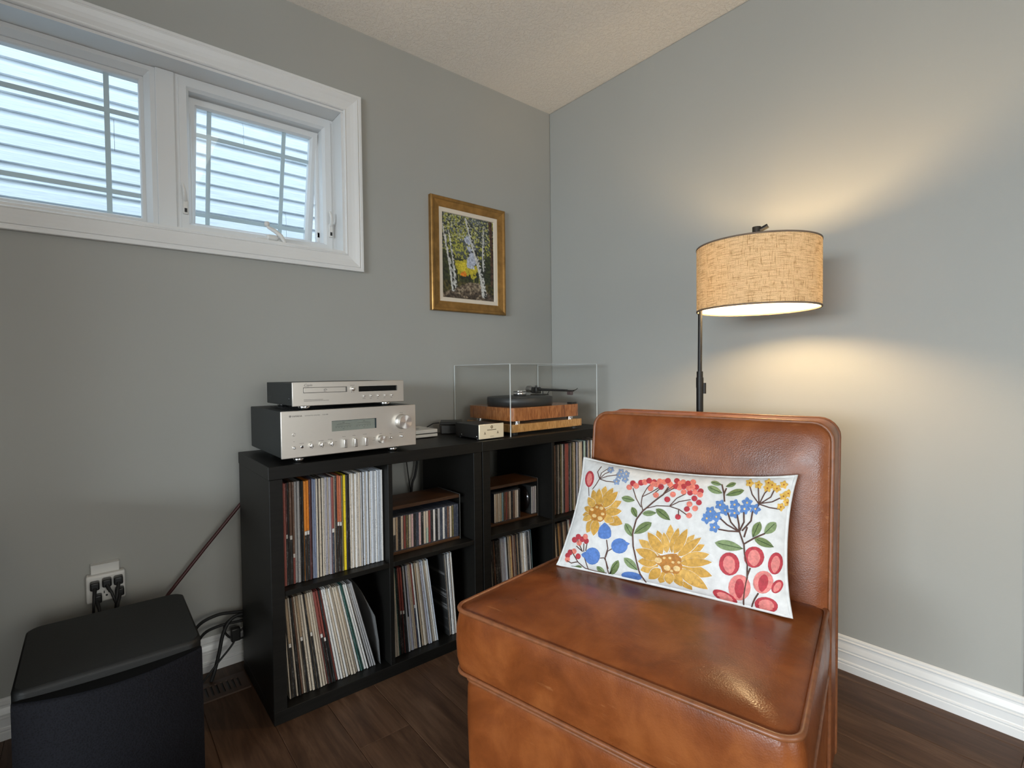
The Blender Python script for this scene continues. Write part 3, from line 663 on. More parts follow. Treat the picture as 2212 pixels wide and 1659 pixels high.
for k in range(5):
    b = B(); b.lathe([(0.00001, -.0050), (.0024, -.0050), (.0029, -.004), (.0029, 0)], (PX0+.223+k*.0245, y1, PZ0+.0235), 14, axis='y'); obj('push_button', b, CHROME, cdp)
obj('brand_lettering', text_b('Cayin', .0110, PX0+.033, PZ1-.0130, y1-.0002, shear=.35), INKGREY, cdp)
b = B(); y0 = y1
for k in range(5): marks(PX0+.219+k*.0245, PZ0+.0145, .009 if k == 0 else .006)
marks(PX0+.178, PZ0+.0590, .014, .0013); marks(PX0+.181, PZ0+.0375, .003, .002); marks(PX0+.188, PZ0+.0375, .003, .002)
marks(PX0+.033, PZ0+.0185, .058, .0013); marks(PX0+.033, PZ0+.0145, .076, .0013)
obj('control_legends', b, INKGREY, cdp)

# ------------------------------------------------------------------ small boxes between amplifier and turntable
wb = thing('white_streaming_box', 'small white plastic box with dark seam beside the amplifier', 'device', (-.945, -.14, SZ))
b = B(); b.rbox(-1.025, -.866, -.212, -.055, SZ+.0035, SZ+.0165, .003, 2); obj('lower_shell', b, WHITEPL, wb)
b = B(); b.rbox(-1.025, -.866, -.212, -.055, SZ+.0190, SZ+.0345, .003, 2); us = obj('upper_shell', b, WHITEPL, wb)
b = B(); b.box(-1.023, -.868, -.210, -.057, SZ+.016, SZ+.0195); b.box(-1.01, -.88, -.20, -.07, SZ+.0005, SZ+.004); obj('seam', b, BLACKPL, wb)
b = B(); b.lathe([(.0, .0002), (.045, .0002), (.046, .0005), (.046, 0)], (-.962, -.135, SZ+.0345), 32); obj('dished_button', b, plain('shaded_white_plastic', (.45, .45, .44), .4), us)
R45 = lambda x, y, a: Matrix.Translation((x, y, 0)) @ Matrix.Rotation(math.radians(a), 4, 'Z')
b = B(); b.rbox(-.048, .048, -.048, .048, SZ+.0005, SZ+.040, .003, 1, smooth=False, mtx=R45(-.745, -.125, 62)); lo = obj('power_supply_box', b, BLACKPL, base=True); tag(lo, 'larger black power box, underneath the flat black box', 'power box')
b = B(); b.rbox(-.050, .050, -.048, .048, SZ+.0405, SZ+.0535, .002, 1, smooth=False, mtx=R45(-.743, -.125, 56)); up = obj('flat_media_box', b, BLACKPL, base=True); tag(up, 'flat black box lying on top of the black power box', 'device')
b = B(); b.tube([(-.793, -.105, SZ+.046), (-.815, -.09, SZ+.044), (-.835, -.075, SZ+.03), (-.845, -.05, SZ+.012), (-.85, -.03, SZ+.004)], .0022, 6); o = obj('power_lead', b, BLACKRUB, base=True); tag(o, 'thin black lead curving out of the flat black box', 'cable')
pre = thing('phono_preamp', 'small black phono preamplifier with champagne front plate', 'preamplifier', (-.748, -.34, SZ))
b = B(); b.rbox(-.807, -.691, -.423, -.255, SZ+.006, SZ+.0595, .0015, 1, smooth=False); obj('case', b, BLACKPL, pre)
b = B(); b.rbox(-.8105, -.6875, -.430, -.4232, SZ+.004, SZ+.0625, .0025, 2); obj('faceplate', b, CREAMFACE, pre)
for fx_, fy in ((-.795, -.40), (-.703, -.40), (-.795, -.275), (-.703, -.275)):
    b = B(); b.cyl((fx_, fy, SZ+.0003), (fx_, fy, SZ+.0062), .006, n=12); obj('foot', b, BLACKRUB, pre)
for fy in (-.408, -.30):
    b = B(); b.lathe([(0.00001, -.0012), (.0022, -.0010), (.0026, 0)], (-.807, fy, SZ+.014), 12, axis='x'); obj('case_screw', b, CHROME, pre)
b = B(); y0 = -.4302; b.lathe([(.0030, -.0003), (.0060, -.0003)], (-.749, y0, SZ+.050), 20, axis='y'); b.cyl((-.749, y0-.0003, SZ+.050), (-.749, y0, SZ+.050), .0014, n=8)
marks(-.772, SZ+.0375, .045, .0028, .0008); marks(-.757, SZ+.0125, .017, .0014)
for sx_ in (-.783, -.719):
    b.box(sx_-.0013, sx_+.0013, y0-.0003, y0, SZ+.0255, SZ+.0320)
    for s_ in (-1, 1): b.box(-.0012, .0012, -.0003, 0, -.0058, 0, 0, Matrix.Translation((sx_, y0, SZ+.0268)) @ Matrix.Rotation(math.radians(-38*s_), 4, 'Y'))
obj('emblem_and_legends', b, plain('brown_print', (.12, .085, .035), .5), pre)

# ------------------------------------------------------------------ turntable under its clear cover
def figured(name, dark, mid, light, sc, st):
    m, nt, bs = newmat(name); v = coords(nt, st); n = noise_n(nt, v, sc, 5, .6, 1.6)
    nt.links.new(ramp(nt, n, [(.3, dark), (.5, mid), (.68, light)]), bs.inputs['Base Color']); bs.inputs['Roughness'].default_value = .25; bs.inputs['Coat Weight'].default_value = .4; bs.inputs['Coat Roughness'].default_value = .1; return m
CHERRY = figured('figured_cherry', (.16, .045, .010), (.33, .115, .030), (.48, .20, .065), 14, (5, 5, 1))
OAK = figured('light_oak_board', (.30, .15, .045), (.48, .26, .085), (.60, .36, .14), 10, (6, 6, 1.5))
tt = thing('turntable', 'wooden turntable with thick black platter and black tonearm under clear cover', 'turntable', (-.405, -.235, SZ))
for fx_, fy in ((-.59, -.38), (-.225, -.38), (-.59, -.09), (-.225, -.09)):
    b = B(); b.cyl((fx_, fy, SZ+.0003), (fx_, fy, SZ+.0125), .016, n=16); obj('board_foot', b, BLACKRUB, tt)
b = B(); b.rbox(-.622, -.200, -.408, -.070, SZ+.012, SZ+.046, .0025, 2); obj('base_board', b, OAK, tt)
for fx_, fy in ((-.570, -.372), (-.245, -.372), (-.570, -.105), (-.245, -.105)):
    b = B(); b.cyl((fx_, fy, SZ+.0462), (fx_, fy, SZ+.0595), .0155, n=20); obj('plinth_foot', b, CHROME, tt)
b = B()
def rrect(x0, x1, y0, y1, r, n=5):
    P = []
    for cx, cy, a0 in ((x1-r, y1-r, 0), (x0+r, y1-r, 90), (x0+r, y0+r, 180), (x1-r, y0+r, 270)):
        for k in range(n+1): a = math.radians(a0+90*k/n); P.append((cx+r*math.cos(a), cy+r*math.sin(a)))
    return P
pl_ = rrect(-.618, -.203, -.398, -.078, .020)
b.loft([[(x, y, SZ+.059) for x, y in pl_], [(x, y, SZ+.1145) for x, y in pl_]], smooth=False); obj('plinth', b, CHERRY, tt)
PC = (-.440, -.242); zp = SZ+.1148
b = B(); b.lathe([(0.0001, 0), (.145, 0), (.147, .002), (.152, .004), (.152, .036), (.149, .0385), (0.0001, .0395)], (PC[0], PC[1], zp), 64); obj('platter', b, plain('matt_black_platter', (.018, .019, .019), .48), tt)
b = B(); b.lathe([(0.0001, .002), (.030, .002), (.030, .0185), (.0285, .020), (.0285, .0215), (.030, .022), (.030, .0255), (.028, .027), (0.0001, .027)], (PC[0], PC[1], zp+.0392), 32); rc = obj('record_clamp', b, CHROME, tt)
b = B(); b.lathe([(.0301, .0195), (.0306, .0200), (.0306, .0225), (.0301, .023)], (PC[0], PC[1], zp+.0392), 32); obj('clamp_band', b, BLACKPL, rc)
# tonearm: base, pivot block, counterweight, tube and headshell
PV = Vector((-.246, -.142, SZ+.178)); tip = Vector((-.244, -.384, SZ+.177)); dr = (tip-PV).normalized()
TA = plain('anodised_black', (.022, .022, .022), .28, .4)
b = B(); b.cyl((PV.x, PV.y, SZ+.1147), (PV.x, PV.y, SZ+.132), .030, n=24); b.cyl((PV.x, PV.y, SZ+.132), (PV.x, PV.y, SZ+.150), .013, n=16); b.rbox(PV.x-.03, PV.x+.036, PV.y-.055, PV.y+.012, SZ+.150, SZ+.156, .002); ab = obj('tonearm_base', b, TA, tt)
b = B(); b.cyl((PV.x+.03, PV.y-.05, SZ+.155), (PV.x+.033, PV.y-.060, SZ+.170), .0016, n=8); b.cyl((PV.x+.004, PV.y-.045, SZ+.156), (PV.x+.004, PV.y-.045, SZ+.172), .003, n=10); obj('cueing_lever', b, TA, ab)
b = B(); b.rbox(PV.x-.018, PV.x+.018, PV.y-.020, PV.y+.020, SZ+.158, SZ+.190, .005, 2); b.cyl((PV.x-.024, PV.y, PV.z), (PV.x+.024, PV.y, PV.z), .010, n=16); b.cyl(PV+Vector((0, 0, .012)), PV+Vector((0, 0, .020)), .006, n=12); obj('pivot_block', b, TA, tt)
b = B(); b.cyl(PV-dr*.020, PV-dr*.030, .014, n=20); b.cyl(PV-dr*.030, PV-dr*.062, .0175, n=24); obj('counterweight', b, plain('satin_steel', (.42, .41, .40), .3, 1), tt)
b = B(); b.tube([PV, PV+dr*.05, PV+dr*.215], [.0078, .0068, .0052], 14); obj('arm_tube', b, TA, tt)
b = B(); b.rbox(tip.x-.009, tip.x+.009, tip.y-.012, tip.y+.034, tip.z-.004, tip.z+.003, .0015); hs_ = obj('headshell', b, TA, tt)
b = B(); b.rbox(tip.x-.0075, tip.x+.0075, tip.y-.005, tip.y+.022, tip.z-.020, tip.z-.004, .002); obj('cartridge', b, plain('cartridge_body', (.08, .05, .05), .3), hs_)
b = B(); b.tube([tip+Vector((.006, -.008, .001)), tip+Vector((.016, -.014, .004)), tip+Vector((.024, -.018, .011))], [.0024, .002, .0014], 6); obj('finger_lift', b, TA, hs_)
b = B(); b.rbox(-.248, -.216, -.391, -.359, SZ+.1148, SZ+.1235, .001, 1); obj('speed_knob', b, BLACKPL, tt)
# cover: five acrylic sheets
dc = thing('dust_cover', 'clear acrylic box cover over the turntable', 'dust cover', (-.382, -.222, SZ))
DX0, DX1, DY0, DY1, DZ0, DZ1, DT = -.650, -.114, -.428, -.012, SZ+.0004, 1.0665, .0045
def sheet(x0, x1, y0, y1, z0, z1, edges):
    b = B(); b.box(x0, x1, y0, y1, z0, z1); o = obj('sheet', b, ACRYL, dc)
    if edges:
        e = B()
        for q in edges: e.box(*q)
        obj('polished_edge', e, ACEDGE, o)
E_ = .0008; J = .0021
sheet(DX0, DX1, DY0, DY0+DT, DZ0, DZ1-DT, [(DX0-E_, DX0+J, DY0-E_, DY0+J, DZ0, DZ1), (DX1-J, DX1+E_, DY0-E_, DY0+J, DZ0, DZ1)])
sheet(DX0, DX1, DY1-DT, DY1, DZ0, DZ1-DT, [(DX0-E_, DX0+J, DY1-J, DY1+E_, DZ0, DZ1), (DX1-J, DX1+E_, DY1-J, DY1+E_, DZ0, DZ1)])
sheet(DX0, DX0+DT, DY0+DT, DY1-DT, DZ0, DZ1-DT, None)
sheet(DX1-DT, DX1, DY0+DT, DY1-DT, DZ0, DZ1-DT, None)
sheet(DX0, DX1, DY0, DY1, DZ1-DT+.0001, DZ1, [(DX0, DX0+.0015, DY0, DY1, DZ1-.0015, DZ1+.0006), (DX1-.0015, DX1, DY0, DY1, DZ1-.0015, DZ1+.0006), (DX0, DX1, DY0, DY0+.0015, DZ1-.0015, DZ1+.0006)])

# ------------------------------------------------------------------ leather slipper chair (local: x across, y towards the back)
CR = math.radians(-78.3)
chair = thing('slipper_chair', 'armless tan leather slipper chair with piped seat cushion', 'chair', (-1.234, -1.367, 0), CR)
def outline(wf, wr, y0, y1, r, n=6):
    """rounded trapezoid, counter clockwise"""
    P = []
    for cx, cy, a0 in ((wr-r, y1-r, 0), (-wr+r, y1-r, 90), (-wf+r, y0+r, 180), (wf-r, y0+r, 270)):
        for k in range(n+1): a = math.radians(a0+90*k/n); P.append((cx+r*math.cos(a), cy+r*math.sin(a)))
    # refine long sides
    Q = []
    for i in range(len(P)):
        a, c = P[i], P[(i+1) % len(P)]; L = math.hypot(c[0]-a[0], c[1]-a[1]); m = max(1, int(L/.05))
        for k in range(m): Q.append((a[0]+(c[0]-a[0])*k/m, a[1]+(c[1]-a[1])*k/m))
    return Q
ZP, ZL = .460, .307
O = outline(.372, .345, 0.0, .545, .035); cxm, cym = 0, .27
def wob(x, y, z, a): return a*(mnoise.noise(Vector((x*6, y*6, z*6+3.1))))
rings = []
for s, z in ((.2, ZL+.004), (.6, ZL+.002), (.93, ZL), (.985, ZL+.004), (1.0, ZL+.012), (1.010, ZL+.035), (1.016, ZL+.075), (1.014, ZL+.110), (1.006, ZP-.022), (.998, ZP-.006), (.990, ZP), (.975, ZP+.003), (.94, ZP+.008), (.85, ZP+.014), (.7, ZP+.019), (.5, ZP+.022), (.25, ZP+.0235), (.04, ZP+.024)):
    R = []
    for x, y in O:
        px, py = cxm+(x-cxm)*s, cym+(y-cym)*s
        if s > .99 and ZL+.02 < z < ZP-.01:     # slack leather on the boxing
            q = 1+wob(x, y, z*2, .010); px *= q; py = cym+(py-cym)*q
        zz = z+(wob(px, py, 1, .006) if z > ZP+.008 else 0)
        R.append((px, py, zz))
    rings.append(R)
b = B(); b.loft(rings); seat = obj('seat_cushion', b, LEATHER, chair, local=True)
def piping(pts, r, name, par, m=LPIPE):
    b = B(); b.tube(pts, r, 8, closed=True); return obj(name, b, m, par, local=True)
piping([(x*.997, cym+(y-cym)*.997, ZP+.0015) for x, y in O], .0058, 'piping', seat)
piping([(x*1.0, cym+(y-cym)*1.0, ZL+.004) for x, y in O], .0050, 'piping', seat)
OB = outline(.352, .342, .012, .60, .03)
rings = []
for s, z in ((.9, .045), (1.0, .05), (1.0, .06), (1.004, .12), (1.008, .20), (1.004, .27), (.995, .296), (.97, .304), (.6, .3045), (.1, .3045)):
    rings.append([(x*s, .3+(y-.3)*s+0, z) for x, y in OB])
b = B(); b.loft(rings); base = obj('seat_base', b, LEATHER, chair, local=True)
piping([(x, .3+(y-.3)*1.0, .293) for x, y in OB], .0048, 'piping', base)
LEGM = plain('dark_stained_leg', (.03, .016, .010), .4)
for lx in (-.29, .29):
    for ly in (.07, .62):
        b = B(); b.loft([[(lx+sx*.018, ly+sy*.018, 0.0003) for sx, sy in ((-1, -1), (1, -1), (1, 1), (-1, 1))], [(lx+sx*.025, ly+sy*.025, .055) for sx, sy in ((-1, -1), (1, -1), (1, 1), (-1, 1))]], smooth=False); obj('leg', b, LEGM, chair, local=True)
# back: outline in x,z lofted through its thickness, leaning backwards
BC, BH = .022, .328
def back_outline(r=.045):
    P = []
    z0, z1 = .055, .903
    for cx, cz, a0 in ((BC+BH-r, z1-r, 0), (BC-BH+r, z1-r, 90), (BC-BH+.01, z0+.01, 180), (BC+BH-.01, z0+.01, 270)):
        rr = r if cz > .5 else .01
        for k in range(7): a = math.radians(a0+90*k/6); P.append((cx+rr*math.cos(a), cz+rr*math.sin(a)))
    Q = []
    for i in range(len(P)):
        a, c = P[i], P[(i+1) % len(P)]; L = math.hypot(c[0]-a[0], c[1]-a[1]); m = max(1, int(L/.06))
        for k in range(m): Q.append((a[0]+(c[0]-a[0])*k/m, a[1]+(c[1]-a[1])*k/m))
    return Q
BO = back_outline(); bcx, bcz = BC, .55; LEAN = .115; TH = .120
def bk(x, z, y): return (x, .528+y+LEAN*(z-.46)*(1 if z > .46 else .25), z)
rings = []
for s, y in ((.05, -.012), (.4, -.0115), (.7, -.010), (.9, -.006), (.965, -.002), (.985, .002), (.994, .008), (1.0, .020), (1.0, TH-.02), (.994, TH-.006), (.98, TH), (.6, TH+.003), (.05, TH+.004)):
    R = []
    for x, z in BO:
        px, pz = bcx+(x-bcx)*s, bcz+(z-bcz)*s
        R.append(bk(px, pz, y+(wob(px, pz, 5, .005) if s < .95 else 0)))
    rings.append(R)
b = B(); b.loft(rings); back = obj('backrest', b, LEATHER, chair, local=True)
piping([bk(bcx+(x-bcx)*.992, bcz+(z-bcz)*.992, .004) for x, z in BO], .0055, 'piping', back)
piping([bk(bcx+(x-bcx)*.996, bcz+(z-bcz)*.996, TH-.006) for x, z in BO], .0050, 'piping', back)

# ------------------------------------------------------------------ embroidered cushion
PBL = Vector((-.959, -1.008, .481)); PWD, PHT, PTH = .591, .335, .062
pang = math.atan2(-.956, .293); pex = Vector((math.cos(pang), math.sin(pang), 0)); phz = Vector((-pex.y, pex.x, 0))
def pil(s, t, off=0.0, side=1):
    e = max(0.0, (4*s*(1-s))*(4*t*(1-t))); d = PTH*e**.42
    fs = (4*s*(1-s))**.8; ft = (4*t*(1-t))**.8
    v = (PHT-.015*s)*t-.028*fs*t+.004*fs*(1-t); u = PWD*s-.017*ft*s+.020*ft*(1-s)
    a = math.radians(33-10*s); pey = Vector((0, 0, math.cos(a)))+phz*math.sin(a); pn = pex.cross(pey); pn = pn if pn.z > 0 else -pn
    edge = 1-min(1, e*3)
    wr = .0035*mnoise.noise(Vector((s*9, t*6, 2.0)))*(1-edge*.4)
    return PBL+pex*u+pey*v+pn*((d if side > 0 else -d*.62)+off+(wr if side > 0 else 0))
def fabric():
    m, nt, bs = newmat('white_cotton_slub'); v = coords(nt)
    nt.links.new(ramp(nt, noise_n(nt, v, 60, 4), [(.3, (.60, .60, .59)), (.7, (.72, .72, .71))]), bs.inputs['Base Color']); bs.inputs['Roughness'].default_value = .85; bs.inputs['Specular IOR Level'].default_value = .2
    bump(nt, bs, noise_n(nt, v, 700, 2), .25, .0008); return m
COTTON = fabric()
b = B(); NS, NT = 56, 34
def ease(i, n): return .5-.5*math.cos(math.pi*i/n)
for side in (1, -1):
    V = [pil(ease(i, NS), ease(j, NT), 0, side) for j in range(NT+1) for i in range(NS+1)]
    F = [(j*(NS+1)+i, j*(NS+1)+i+1, (j+1)*(NS+1)+i+1, (j+1)*(NS+1)+i) for j in range(NT) for i in range(NS)]
    b.add(V, F, 0, True)
cush = obj('lumbar_cushion', b, COTTON, base=True)
tag(cush, 'white lumbar cushion embroidered with colourful flowers, leaning on the leather chair', 'cushion')
# flange seam round the rim
rim = [pil(i/40, .002) for i in range(40)]+[pil(.998, j/24) for j in range(24)]+[pil(1-i/40, .998) for i in range(40)]+[pil(.002, 1-j/24) for j in range(24)]
b = B(); b.tube(rim, .0042, 6, closed=True); obj('edge_flange', b, COTTON, cush)
THREAD = {'blue': (.085, .19, .50), 'blue2': (.10, .22, .50), 'brown': (.095, .042, .030), 'coral': (.72, .20, .15), 'crim': (.43, .035, .050), 'dkgreen': (.035, .070, .025), 'gold': (.56, .31, .055), 'gold2': (.62, .36, .08), 'green': (.145, .20, .070), 'green2': (.20, .27, .12), 'ochre': (.42, .17, .022), 'pale': (.72, .50, .22), 'pink': (.68, .21, .19), 'rust': (.33, .10, .02), 'steel': (.22, .30, .47), 'yel': (.66, .40, .075)}
def thread_mat(k):
    c = THREAD[k]; m, nt, bs = newmat('thread_'+k); v = coords(nt)
    nt.links.new(ramp(nt, noise_n(nt, v, 110, 4, .6, .5), [(.3, [x*.72 for x in c]), (.7, [min(1, x*1.2) for x in c])]), bs.inputs['Base Color']); bs.inputs['Roughness'].default_value = .7
    bump(nt, bs, noise_n(nt, v, 900, 2), .4, .0008); return m
TM = {k: thread_mat(k) for k in THREAD}
